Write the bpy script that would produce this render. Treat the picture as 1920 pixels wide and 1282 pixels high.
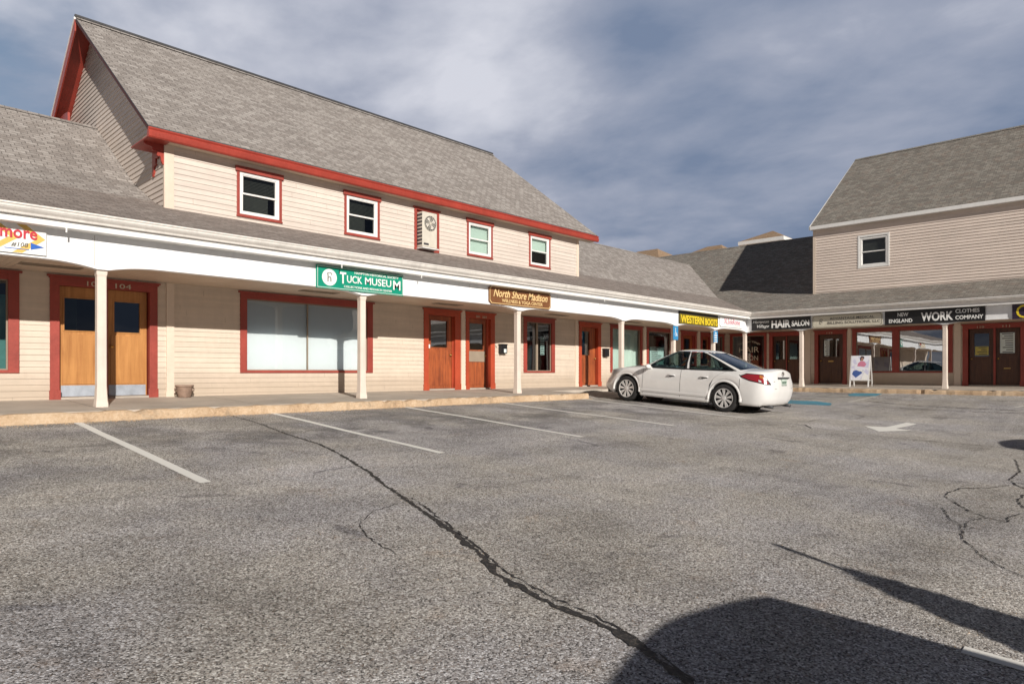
import bpy, bmesh, math, random
from mathutils import Vector, Matrix
R = math.radians
random.seed(7)
scene = bpy.context.scene
for o in list(bpy.data.objects):
    bpy.data.objects.remove(o)
COL = scene.collection

# ------------------------------------------------------------------ camera, sky, sun, exposure
AZ = math.atan(1200.0/1251.0)            # X axis of the world is this far right of the view direction
cam_d = bpy.data.cameras.new('camera')
cam = bpy.data.objects.new('camera', cam_d); COL.objects.link(cam)
cam_d.sensor_width = 36.0
cam_d.lens = 36.0*1251.0/1920.0
cam_d.shift_y = (698.0-641.0)/1920.0
cam_d.clip_start = 0.05; cam_d.clip_end = 2000.0
cam.location = (0, 0, 0)
fwd = Vector((math.cos(AZ), math.sin(AZ), 0))      # forward in world axes
cam.rotation_euler = (R(90), 0, math.atan2(-fwd.x, fwd.y))
scene.camera = cam

SUN_TO = Vector((-0.346, -1.0, 0.435)).normalized()      # towards the sun
EL = math.asin(SUN_TO.z)
world = bpy.data.worlds.new("World"); scene.world = world; world.use_nodes = True
def build_world():
    nt = world.node_tree; N = nt.nodes; Lk = nt.links
    N.clear()
    out = N.new('ShaderNodeOutputWorld')
    sky = N.new('ShaderNodeTexSky'); sky.sky_type = 'NISHITA'; sky.sun_disc = False
    sky.sun_elevation = EL; sky.sun_rotation = math.atan2(SUN_TO.x, SUN_TO.y)
    sky.air_density = 1.0; sky.dust_density = 1.2
    bg1 = N.new('ShaderNodeBackground'); bg1.inputs[1].default_value = 0.085
    Lk.new(sky.outputs[0], bg1.inputs[0])
    tc = N.new('ShaderNodeTexCoord')
    sep = N.new('ShaderNodeSeparateXYZ'); Lk.new(tc.outputs['Generated'], sep.inputs[0])
    def m(op, a, b=None, c=None, clamp=False):
        n = N.new('ShaderNodeMath'); n.operation = op; n.use_clamp = clamp
        for i, v in enumerate((a, b, c)):
            if v is None: continue
            if isinstance(v, (int, float)): n.inputs[i].default_value = v
            else: Lk.new(v, n.inputs[i])
        return n.outputs[0]
    zc = m('MAXIMUM', sep.outputs[2], 0.0)
    den = m('ADD', zc, 0.16)
    px = m('DIVIDE', sep.outputs[0], den); py = m('DIVIDE', sep.outputs[1], den)
    cmb = N.new('ShaderNodeCombineXYZ'); Lk.new(px, cmb.inputs[0]); Lk.new(py, cmb.inputs[1])
    def noise(sc, det, rough, off, dist=0.0):
        mp = N.new('ShaderNodeMapping'); mp.inputs['Location'].default_value = off
        mp.inputs['Rotation'].default_value = (0, 0, R(35)); mp.inputs['Scale'].default_value = (1, 0.8, 1)
        Lk.new(cmb.outputs[0], mp.inputs[0])
        n = N.new('ShaderNodeTexNoise'); n.inputs['Scale'].default_value = sc
        n.inputs['Detail'].default_value = det; n.inputs['Roughness'].default_value = rough
        n.inputs['Distortion'].default_value = dist
        Lk.new(mp.outputs[0], n.inputs[0]); return n.outputs[0]
    n1 = noise(1.05, 7, 0.5, (3.1, 1.7, 0), 0.2)
    n2 = noise(3.0, 6, 0.55, (9.0, 4.0, 2.0), 0.15)
    n3 = noise(0.45, 2, 0.5, (1.0, 7.0, 5.0))
    dens = m('ADD', m('MULTIPLY', n1, 0.7), m('MULTIPLY', n2, 0.3))
    # cloud brightness
    ramp = N.new('ShaderNodeValToRGB'); cr = ramp.color_ramp
    cr.elements[0].position = 0.37; cr.elements[0].color = (0.185, 0.24, 0.355, 1)
    cr.elements[1].position = 0.63; cr.elements[1].color = (0.66, 0.675, 0.75, 1)
    e = cr.elements.new(0.50); e.color = (0.35, 0.385, 0.485, 1)
    # far clouds towards +X near the horizon are darker and bluer, low left a little brighter
    bias = m('MULTIPLY', m('SUBTRACT', sep.outputs[1], sep.outputs[0]), 0.11)
    low = m('MULTIPLY', m('SUBTRACT', 0.30, zc), 0.10)
    fac = m('ADD', dens, bias); fac = m('SUBTRACT', fac, low)
    rt = Vector((fwd.y, -fwd.x, 0))
    def lump(lat, up, power, amp):
        d = (fwd+rt*lat+Vector((0, 0, up))).normalized()
        v = N.new('ShaderNodeVectorMath'); v.operation = 'DOT_PRODUCT'; Lk.new(tc.outputs['Generated'], v.inputs[0]); v.inputs[1].default_value = d
        return m('MULTIPLY', m('POWER', m('MAXIMUM', v.outputs['Value'], 0.0), power), amp)
    for a in ((0.10, 0.36, 40, 0.045), (0.40, 0.23, 55, -0.08), (0.17, 0.50, 260, -0.12), (0.47, 0.42, 90, 0.05), (-0.30, 0.46, 60, -0.02), (-0.62, 0.52, 40, 0.045), (-0.70, 0.30, 60, -0.05), (-0.18, 0.33, 120, -0.03)):
        fac = m('ADD', fac, lump(*a))
    Lk.new(fac, ramp.inputs[0])
    # unseen sky overhead and behind dimmed, bluer overhead, added to deepen the shadows
    mr = N.new('ShaderNodeMapRange'); mr.interpolation_type = 'SMOOTHSTEP'
    mr.inputs[1].default_value = 0.50; mr.inputs[2].default_value = 0.68
    mr.inputs[3].default_value = 1.0; mr.inputs[4].default_value = 0.07
    Lk.new(sep.outputs[2], mr.inputs[0])
    fw = m('ADD', m('MULTIPLY', sep.outputs[0], fwd.x), m('MULTIPLY', sep.outputs[1], fwd.y))
    mb_ = N.new('ShaderNodeMapRange'); mb_.interpolation_type = 'SMOOTHSTEP'
    mb_.inputs[1].default_value = -0.1; mb_.inputs[2].default_value = 0.55; mb_.inputs[3].default_value = 0.32; mb_.inputs[4].default_value = 1.0
    Lk.new(fw, mb_.inputs[0])
    blu = N.new('ShaderNodeMix'); blu.data_type = 'RGBA'; blu.blend_type = 'MULTIPLY'; blu.inputs[0].default_value = 1.0
    tn = N.new('ShaderNodeMapRange'); tn.data_type = 'FLOAT_VECTOR'
    tn.inputs[7].default_value = (0, 0, 0); tn.inputs[8].default_value = (1, 1, 1); tn.inputs[9].default_value = (0.62, 0.86, 1.35); tn.inputs[10].default_value = (1, 1, 1)
    Lk.new(mr.outputs[0], tn.inputs[6]); Lk.new(ramp.outputs[0], blu.inputs[6]); Lk.new(tn.outputs[1], blu.inputs[7])
    bg2 = N.new('ShaderNodeBackground'); Lk.new(blu.outputs[2], bg2.inputs[0]); Lk.new(m('MULTIPLY', mr.outputs[0], mb_.outputs[0]), bg2.inputs[1])
    # gaps of clear sky
    gap = N.new('ShaderNodeMapRange'); gap.interpolation_type = 'SMOOTHSTEP'
    gap.inputs[1].default_value = 0.37; gap.inputs[2].default_value = 0.47
    gsum = m('ADD', m('MULTIPLY', n3, 0.55), m('MULTIPLY', n1, 0.45))
    Lk.new(gsum, gap.inputs[0])
    gm = m('MAXIMUM', m('MAXIMUM', gap.outputs[0], 0.25), m('SUBTRACT', 1.0, m('MULTIPLY', m('SUBTRACT', mb_.outputs[0], 0.34), 1.3)))  # gaps also closed behind the camera, added to cut the fill light
    mix = N.new('ShaderNodeMixShader'); Lk.new(gm, mix.inputs[0])
    Lk.new(bg1.outputs[0], mix.inputs[1]); Lk.new(bg2.outputs[0], mix.inputs[2])
    Lk.new(mix.outputs[0], out.inputs[0])
build_world()

sun_d = bpy.data.lights.new('sun', 'SUN'); sun_d.energy = 5.0; sun_d.angle = R(0.55)
sun_d.color = (1.0, 0.94, 0.86)
sun = bpy.data.objects.new('sun', sun_d); COL.objects.link(sun)
sun.location = (-5, -15, 12)
sun.rotation_euler = SUN_TO.to_track_quat('Z', 'Y').to_euler()

vs = scene.view_settings
vs.view_transform = 'Standard'; vs.look = 'None'; vs.exposure = 0.0; vs.gamma = 1.0
try: vs.use_curve_mapping = False
except Exception: pass
scene.render.engine = 'CYCLES'

# ------------------------------------------------------------------ materials
MATS = {}
class NT:
    def __init__(s, name):
        s.m = bpy.data.materials.new(name); s.m.use_nodes = True
        s.t = s.m.node_tree; s.N = s.t.nodes; s.L = s.t.links
        s.b = s.N['Principled BSDF']; s.out = s.N['Material Output']
        s.tc = s.N.new('ShaderNodeTexCoord')
    def link(s, a, b): s.L.new(a, b)
    def mp(s, src='Object', scale=(1, 1, 1), rot=(0, 0, 0), loc=(0, 0, 0)):
        n = s.N.new('ShaderNodeMapping'); n.inputs['Scale'].default_value = scale
        n.inputs['Rotation'].default_value = rot; n.inputs['Location'].default_value = loc
        s.link(s.tc.outputs[src], n.inputs[0]); return n.outputs[0]
    def noise(s, vec, sc, det=4, rough=0.5, dist=0.0):
        n = s.N.new('ShaderNodeTexNoise'); n.inputs['Scale'].default_value = sc
        n.inputs['Detail'].default_value = det; n.inputs['Roughness'].default_value = rough
        n.inputs['Distortion'].default_value = dist
        if vec is not None: s.link(vec, n.inputs[0])
        return n.outputs[0]
    def vor(s, vec, sc, feat='F1'):
        n = s.N.new('ShaderNodeTexVoronoi'); n.inputs['Scale'].default_value = sc; n.feature = feat
        s.link(vec, n.inputs[0]); return n
    def ramp(s, fac, stops):
        n = s.N.new('ShaderNodeValToRGB'); cr = n.color_ramp
        while len(cr.elements) < len(stops): cr.elements.new(0.5)
        for e, (p, c) in zip(cr.elements, stops):
            e.position = p; e.color = (*c, 1) if isinstance(c, tuple) else (c, c, c, 1)
        s.link(fac, n.inputs[0]); return n.outputs[0]
    def mix(s, fac, a, b, mode='MIX'):
        n = s.N.new('ShaderNodeMix'); n.data_type = 'RGBA'; n.blend_type = mode; n.clamp_result = False
        for v, i in ((fac, 0), (a, 6), (b, 7)):
            if isinstance(v, (int, float)): n.inputs[i].default_value = v
            elif isinstance(v, tuple): n.inputs[i].default_value = (*v, 1)
            else: s.link(v, n.inputs[i])
        return n.outputs[2]
    def math(s, op, a, b=None, clamp=False):
        n = s.N.new('ShaderNodeMath'); n.operation = op; n.use_clamp = clamp
        for i, v in enumerate((a, b)):
            if v is None: continue
            if isinstance(v, (int, float)): n.inputs[i].default_value = v
            else: s.link(v, n.inputs[i])
        return n.outputs[0]
    def bump(s, h, strength=0.3, dist=0.01):
        n = s.N.new('ShaderNodeBump'); n.inputs['Strength'].default_value = strength
        n.inputs['Distance'].default_value = dist; s.link(h, n.inputs['Height'])
        s.link(n.outputs[0], s.b.inputs['Normal'])
    def col(s, c):
        if isinstance(c, tuple): s.b.inputs['Base Color'].default_value = (*c, 1)
        else: s.link(c, s.b.inputs['Base Color'])
    def rough(s, r):
        if isinstance(r, (int, float)): s.b.inputs['Roughness'].default_value = r
        else: s.link(r, s.b.inputs['Roughness'])

def paint(name, c, rough=0.55, var=0.12, sc=1.5, bump=0.08, streak=0.0, metal=0.0, spec=0.5):
    if name in MATS: return MATS[name]
    n = NT(name)
    v = n.mp('Object', (1, 1, 1))
    a = n.noise(v, sc, 6, 0.6)
    b = n.noise(v, sc*14, 4, 0.6)
    f = n.math('ADD', n.math('MULTIPLY', a, 0.7), n.math('MULTIPLY', b, 0.3))
    d = tuple(x*(1-var*1.6) for x in c); l = tuple(min(1, x*(1+var*0.7)) for x in c)
    colr = n.ramp(f, [(0.32, d), (0.62, l)])
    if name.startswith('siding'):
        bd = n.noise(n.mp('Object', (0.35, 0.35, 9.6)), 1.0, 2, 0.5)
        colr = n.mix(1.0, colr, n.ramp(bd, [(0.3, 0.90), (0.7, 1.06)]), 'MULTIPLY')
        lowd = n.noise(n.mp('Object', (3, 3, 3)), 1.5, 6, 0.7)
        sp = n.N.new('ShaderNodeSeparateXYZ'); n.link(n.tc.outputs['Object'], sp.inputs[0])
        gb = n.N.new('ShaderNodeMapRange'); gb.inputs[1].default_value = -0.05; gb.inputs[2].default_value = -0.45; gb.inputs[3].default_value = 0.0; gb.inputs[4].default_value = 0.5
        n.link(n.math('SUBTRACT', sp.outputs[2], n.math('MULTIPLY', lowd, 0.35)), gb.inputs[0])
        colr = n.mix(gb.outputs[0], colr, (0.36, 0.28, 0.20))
    if streak > 0:
        sv = n.mp('Object', (7, 7, 0.5))
        st = n.noise(sv, 1.5, 5, 0.6)
        colr = n.mix(n.ramp(st, [(0.48, 0.0), (0.75, streak)]), colr, tuple(x*0.55 for x in c))
    n.col(colr); n.rough(n.ramp(b, [(0.3, rough*0.85), (0.7, min(1, rough*1.15))]))
    n.b.inputs['Metallic'].default_value = metal
    n.b.inputs['Specular IOR Level'].default_value = spec
    if bump > 0: n.bump(b, bump, 0.01)
    MATS[name] = n.m; return n.m

def wood(name, c1, c2, rough=0.4, scale=1.0):
    n = NT(name)
    v = n.mp('Object', (22*scale, 22*scale, 1.3*scale))
    a = n.noise(v, 1.2, 7, 0.65, 0.6)
    w = n.mp('Object', (1, 1, 1)); bl = n.noise(w, 2.0, 4, 0.6)
    f = n.math('ADD', n.math('MULTIPLY', a, 0.7), n.math('MULTIPLY', bl, 0.3))
    n.col(n.ramp(f, [(0.36, c2), (0.62, c1)])); n.rough(rough)
    n.bump(a, 0.12, 0.005); MATS[name] = n.m; return n.m

def shingle(name, cols, tint=(0.05, 0.03)):
    n = NT(name)
    uv = n.mp('UV', (1, 1, 1))
    br = n.N.new('ShaderNodeTexBrick'); n.link(uv, br.inputs[0])
    br.offset = 0.37; br.inputs['Scale'].default_value = 1.0
    br.inputs['Brick Width'].default_value = 0.21; br.inputs['Row Height'].default_value = 0.125
    br.inputs['Mortar Size'].default_value = 0.008; br.inputs['Mortar Smooth'].default_value = 0.6
    br.inputs['Bias'].default_value = 0.0
    br.inputs['Color1'].default_value = (0, 0, 0, 1); br.inputs['Color2'].default_value = (1, 1, 1, 1)
    br.inputs['Mortar'].default_value = (0.25, 0.25, 0.25, 1)
    g = n.noise(uv, 160, 3, 0.7)
    big = n.noise(uv, 0.8, 5, 0.6)
    st = n.noise(n.mp('UV', (5.0, 0.45, 1)), 1.2, 4, 0.6)
    f = n.math('ADD', n.math('MULTIPLY', br.outputs[0], 0.24), n.math('MULTIPLY', g, 0.5))
    f = n.math('ADD', f, n.math('MULTIPLY', big, 0.22))
    f = n.math('ADD', f, n.math('MULTIPLY', n.math('SUBTRACT', n.noise(n.mp('UV', (9, 20, 1)), 1.0, 3, 0.7), 0.35), 0.75))
    base = n.ramp(f, [(0.22, cols[0]), (0.55, cols[1]), (0.88, cols[2])])
    base = n.mix(n.ramp(n.noise(uv, 3.1, 5, 0.6), [(0.5, 0.0), (0.7, 0.4)]), base, cols[3])
    base = n.mix(n.ramp(st, [(0.55, 0.0), (0.75, 0.18)]), base, tuple(x*0.6 for x in cols[0]))
    base = n.mix(n.math('MULTIPLY', br.outputs['Fac'], 0.55), base, tuple(x*0.45 for x in cols[0]))
    n.col(base); n.rough(0.93); n.b.inputs['Specular IOR Level'].default_value = 0.2
    h = n.math('ADD', n.math('MULTIPLY', br.outputs['Fac'], -0.8), n.math('MULTIPLY', g, 0.5))
    h = n.math('ADD', h, n.math('MULTIPLY', br.outputs[0], 0.3))
    n.bump(h, 0.9, 0.012); MATS[name] = n.m; return n.m

def glass(name, tint=(0.6, 0.68, 0.66), rough=0.0, fmul=1.0, base=0.05):
    n = NT(name)
    n.N.remove(n.b)
    tr = n.N.new('ShaderNodeBsdfTransparent'); tr.inputs[0].default_value = (*tint, 1)
    gl = n.N.new('ShaderNodeBsdfGlossy'); gl.inputs['Roughness'].default_value = rough
    gl.inputs[0].default_value = (0.95, 0.97, 1, 1)
    fr = n.N.new('ShaderNodeFresnel'); fr.inputs[0].default_value = 1.5
    nz = n.noise(n.mp('Object', (1, 1, 1)), 1.3, 2, 0.4)
    bp = n.N.new('ShaderNodeBump'); bp.inputs['Strength'].default_value = 0.03; bp.inputs['Distance'].default_value = 0.05
    n.link(nz, bp.inputs['Height']); n.link(bp.outputs[0], gl.inputs['Normal'])
    f = n.math('ADD', n.math('MULTIPLY', fr.outputs[0], fmul), base, True)
    mx = n.N.new('ShaderNodeMixShader'); n.link(f, mx.inputs[0])
    n.link(tr.outputs[0], mx.inputs[1]); n.link(gl.outputs[0], mx.inputs[2])
    n.link(mx.outputs[0], n.out.inputs[0]); MATS[name] = n.m; return n.m

def asphalt():
    n = NT('asphalt')
    o = n.mp('Object', (1, 1, 1))
    v1 = n.vor(o, 105); v2 = n.vor(o, 190)
    c1 = n.N.new('ShaderNodeSeparateColor'); n.link(v1.outputs['Color'], c1.inputs[0])
    c2 = n.N.new('ShaderNodeSeparateColor'); n.link(v2.outputs['Color'], c2.inputs[0])
    mid = n.noise(o, 30, 3, 0.7)
    f = n.math('ADD', n.math('MULTIPLY', c1.outputs[0], 0.62), n.math('MULTIPLY', c2.outputs[1], 0.30))
    f = n.math('ADD', f, n.math('MULTIPLY', n.math('SUBTRACT', mid, 0.5), 0.35))
    stone = n.ramp(f, [(0.14, (0.06, 0.056, 0.052)), (0.26, (0.28, 0.257, 0.232)), (0.48, (0.455, 0.42, 0.38)),
                       (0.66, (0.60, 0.56, 0.51)), (0.78, (0.92, 0.89, 0.84))])
    # brighter single stones and brown ones
    stone = n.mix(n.ramp(c1.outputs[2], [(0.88, 0.0), (0.92, 0.45)]), stone, (0.20, 0.125, 0.07))
    # rusty drips, dark oil spots, faint tyre-polished streaks running along the aisle
    rs = n.noise(n.mp('Object', loc=(3, 9, 1)), 1.9, 6, 0.7, 0.6)
    stone = n.mix(n.ramp(rs, [(0.60, 0.0), (0.74, 0.45)]), stone, n.mix(1.0, stone, (0.95, 0.72, 0.52), 'MULTIPLY'))
    os_ = n.noise(n.mp('Object', loc=(13, 2, 4)), 1.45, 3, 0.55, 0.9)
    stone = n.mix(n.ramp(os_, [(0.645, 0.0), (0.72, 0.6)]), stone, n.mix(1.0, stone, (0.36, 0.36, 0.40), 'MULTIPLY'))
    ts = n.noise(n.mp('Object', (0.10, 1.6, 1)), 1.0, 5, 0.6, 0.3)
    stone = n.mix(1.0, stone, n.ramp(ts, [(0.35, 0.88), (0.6, 1.06)]), 'MULTIPLY')
    # wear, oil and patches
    big = n.noise(o, 0.33, 5, 0.6, 0.3)
    md = n.noise(o, 1.1, 6, 0.65, 0.4)
    m1 = n.ramp(big, [(0.36, 0.84), (0.62, 1.10)])
    m2 = n.ramp(md, [(0.30, 0.72), (0.48, 0.98), (0.7, 1.08)])
    stone = n.mix(1.0, stone, m1, 'MULTIPLY'); stone = n.mix(1.0, stone, m2, 'MULTIPLY')
    tint = n.noise(n.mp('Object', (1, 1, 1), loc=(7, 3, 0)), 0.55, 4, 0.6)
    stone = n.mix(n.ramp(tint, [(0.42, 0.0), (0.62, 0.55)]), stone,
                  n.mix(1.0, stone, (0.92, 0.96, 1.12), 'MULTIPLY'))
    # older darker band in the bays along the kerb: drips below where engines stand
    sp = n.N.new('ShaderNodeSeparateXYZ'); n.link(o, sp.inputs[0])
    wob = n.noise(o, 0.9, 5, 0.65, 0.5)
    yy = n.math('ADD', sp.outputs[1], n.math('MULTIPLY', wob, 2.2))
    band = n.ramp(n.math('MULTIPLY', yy, 0.05), [(0.40, 0.0), (0.50, 1.0), (0.585, 0.55), (0.62, 0.3)])
    bs = n.ramp(wob, [(0.42, 0.0), (0.6, 0.55)])
    bandf = n.math('MULTIPLY', band, bs)
    stone = n.mix(bandf, stone, (0.04, 0.04, 0.044))
    n.col(stone); n.rough(0.9); n.b.inputs['Specular IOR Level'].default_value = 0.25
    h = n.math('ADD', n.math('MULTIPLY', v1.outputs['Distance'], -0.7), n.math('MULTIPLY', c2.outputs[0], 0.35))
    n.bump(h, 0.7, 0.007); MATS['asphalt'] = n.m; return n.m

def marking(name, c, wear=0.5):
    n = NT(name); o = n.mp('Object', (1, 1, 1))
    a = n.noise(o, 30, 6, 0.75); b = n.noise(o, 3.0, 5, 0.6)
    f = n.math('ADD', n.math('MULTIPLY', a, 0.6), n.math('MULTIPLY', b, 0.4))
    c1 = n.ramp(f, [(wear-0.16, (0.13, 0.12, 0.11)), (wear-0.02, c)])
    v = n.vor(o, 120)
    c1 = n.mix(n.ramp(v.outputs['Distance'], [(0.0, 0.12), (0.35, 0.0)]), c1, (0.2, 0.19, 0.18))
    n.col(c1); n.rough(0.8); n.bump(a, 0.4, 0.004); MATS[name] = n.m; return n.m

asphalt()
marking('white_line', (0.84, 0.82, 0.77), 0.36)
marking('faded_line', (0.62, 0.60, 0.55), 0.50)
marking('blue_marking', (0.07, 0.30, 0.42), 0.53)
def tar():
    n = NT('tar'); o = n.mp('Object', (1, 1, 1))
    a = n.noise(o, 34, 6, 0.75); v = n.vor(o, 110)
    c = n.ramp(a, [(0.40, (0.018, 0.017, 0.018)), (0.55, (0.045, 0.04, 0.036)), (0.64, (0.16, 0.135, 0.11))])
    c = n.mix(n.ramp(v.outputs['Distance'], [(0.0, 0.3), (0.3, 0.0)]), c, (0.20, 0.18, 0.15))
    n.col(c); n.rough(0.7); n.bump(a, 1.0, 0.02); MATS['tar'] = n.m
tar()
paint('concrete', (0.46, 0.405, 0.345), 0.85, 0.16, 1.3, 0.3, 0.0)
def kerbmat():
    n = NT('kerb_stone'); o = n.mp('Object', (1, 1, 1))
    a = n.noise(o, 1.6, 6, 0.65); b = n.noise(o, 28, 5, 0.7)
    f = n.math('ADD', n.math('MULTIPLY', a, 0.5), n.math('MULTIPLY', b, 0.5))
    c = n.ramp(f, [(0.3, (0.24, 0.15, 0.085)), (0.47, (0.50, 0.35, 0.22)), (0.68, (0.66, 0.52, 0.37))])
    c = n.mix(n.ramp(n.noise(o, 3.3, 6, 0.7), [(0.55, 0.0), (0.72, 0.7)]), c, (0.20, 0.16, 0.12))
    n.col(c); n.rough(0.85); n.bump(b, 0.6, 0.012); MATS['kerb_stone'] = n.m
kerbmat()
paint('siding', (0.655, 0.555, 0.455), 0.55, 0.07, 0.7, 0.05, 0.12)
paint('siding_upper', (0.655, 0.575, 0.51), 0.55, 0.06, 0.7, 0.05, 0.10)
paint('siding_vinyl', (0.74, 0.635, 0.56), 0.5, 0.06, 0.7, 0.03, 0.05)
paint('cream_trim', (0.72, 0.60, 0.49), 0.5, 0.06, 1.0, 0.05, 0.12)
paint('post_paint', (0.74, 0.64, 0.56), 0.5, 0.07, 3.0, 0.1, 0.3)
paint('white_paint', (0.80, 0.79, 0.77), 0.45, 0.05, 1.2, 0.04, 0.14)
paint('beam_white', (0.84, 0.85, 0.86), 0.5, 0.04, 0.8, 0.05, 0.10)
paint('gutter_white', (0.78, 0.745, 0.70), 0.35, 0.08, 2.0, 0.03, 0.35)
paint('soffit', (0.62, 0.50, 0.39), 0.6, 0.06, 1.0, 0.03)
paint('red_trim', (0.33, 0.056, 0.040), 0.5, 0.16, 2.0, 0.08, 0.25)
paint('red_eave', (0.37, 0.052, 0.034), 0.42, 0.14, 2.0, 0.05, 0.3)
paint('orange_trim', (0.43, 0.068, 0.028), 0.45, 0.14, 2.0, 0.06, 0.25)
paint('dark_red', (0.07, 0.018, 0.016), 0.6, 0.14, 2.0, 0.06, 0.25)
paint('dark_grey', (0.05, 0.05, 0.055), 0.5, 0.2, 3)
paint('black_paint', (0.012, 0.012, 0.014), 0.4, 0.2, 3, 0.03)
paint('vent', (0.30, 0.24, 0.18), 0.7, 0.1, 3)
paint('metal_plate', (0.42, 0.46, 0.52), 0.45, 0.15, 5, 0.1, 0.3, 0.35)
paint('brass', (0.55, 0.36, 0.12), 0.35, 0.1, 5, 0.02, 0.0, 0.9)
paint('ac_beige', (0.62, 0.58, 0.50), 0.5, 0.08, 3, 0.02, 0.15)
paint('blind_white', (0.61, 0.655, 0.67), 0.8, 0.03, 1.0, 0.05)
paint('blind_green', (0.60, 0.655, 0.60), 0.8, 0.06, 1.0, 0.05)
paint('paper', (0.72, 0.80, 0.78), 0.7, 0.06, 6, 0.0)
paint('interior_grey', (0.12, 0.11, 0.10), 0.8, 0.25, 0.6)
paint('interior_teal', (0.20, 0.42, 0.40), 0.7, 0.2, 1.2)
paint('terracotta', (0.30, 0.205, 0.155), 0.7, 0.2, 14, 0.2)
paint('soil', (0.05, 0.035, 0.025), 0.95, 0.4, 30, 0.4)
paint('number_metal', (0.62, 0.55, 0.42), 0.4, 0.1, 4, 0.0)
wood('wood_orange', (0.52, 0.245, 0.075), (0.35, 0.145, 0.038), 0.45, 0.6)
wood('wood_red', (0.44, 0.115, 0.036), (0.17, 0.04, 0.017))
wood('wood_dark', (0.115, 0.047, 0.022), (0.05, 0.02, 0.012), 0.45)
shingle('shingle_main', [(0.15, 0.132, 0.122), (0.305, 0.275, 0.255), (0.54, 0.505, 0.475), (0.29, 0.25, 0.225)])
shingle('shingle_low', [(0.145, 0.12, 0.108), (0.27, 0.232, 0.21), (0.44, 0.39, 0.355), (0.25, 0.19, 0.165)])
shingle('shingle_right', [(0.12, 0.11, 0.098), (0.235, 0.215, 0.19), (0.42, 0.395, 0.345), (0.27, 0.175, 0.135)])
shingle('shingle_tan', [(0.22, 0.14, 0.09), (0.36, 0.25, 0.16), (0.50, 0.36, 0.25), (0.42, 0.22, 0.10)])
glass('window_glass', (0.80, 0.88, 0.86), 0.0, 1.0, 0.03)
glass('clear_glass', (0.97, 0.985, 0.98), 0.0, 1.0, 0.03)
glass('shop_glass', (0.62, 0.72, 0.70), 0.0, 1.2, 0.07)
glass('mirror_glass', (0.5, 0.58, 0.56), 0.0, 1.3, 0.42)
glass('dark_glass', (0.10, 0.12, 0.14), 0.02, 1.3, 0.14)
glass('car_glass', (0.34, 0.44, 0.43), 0.0, 1.0, 0.06)
M = MATS

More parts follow.
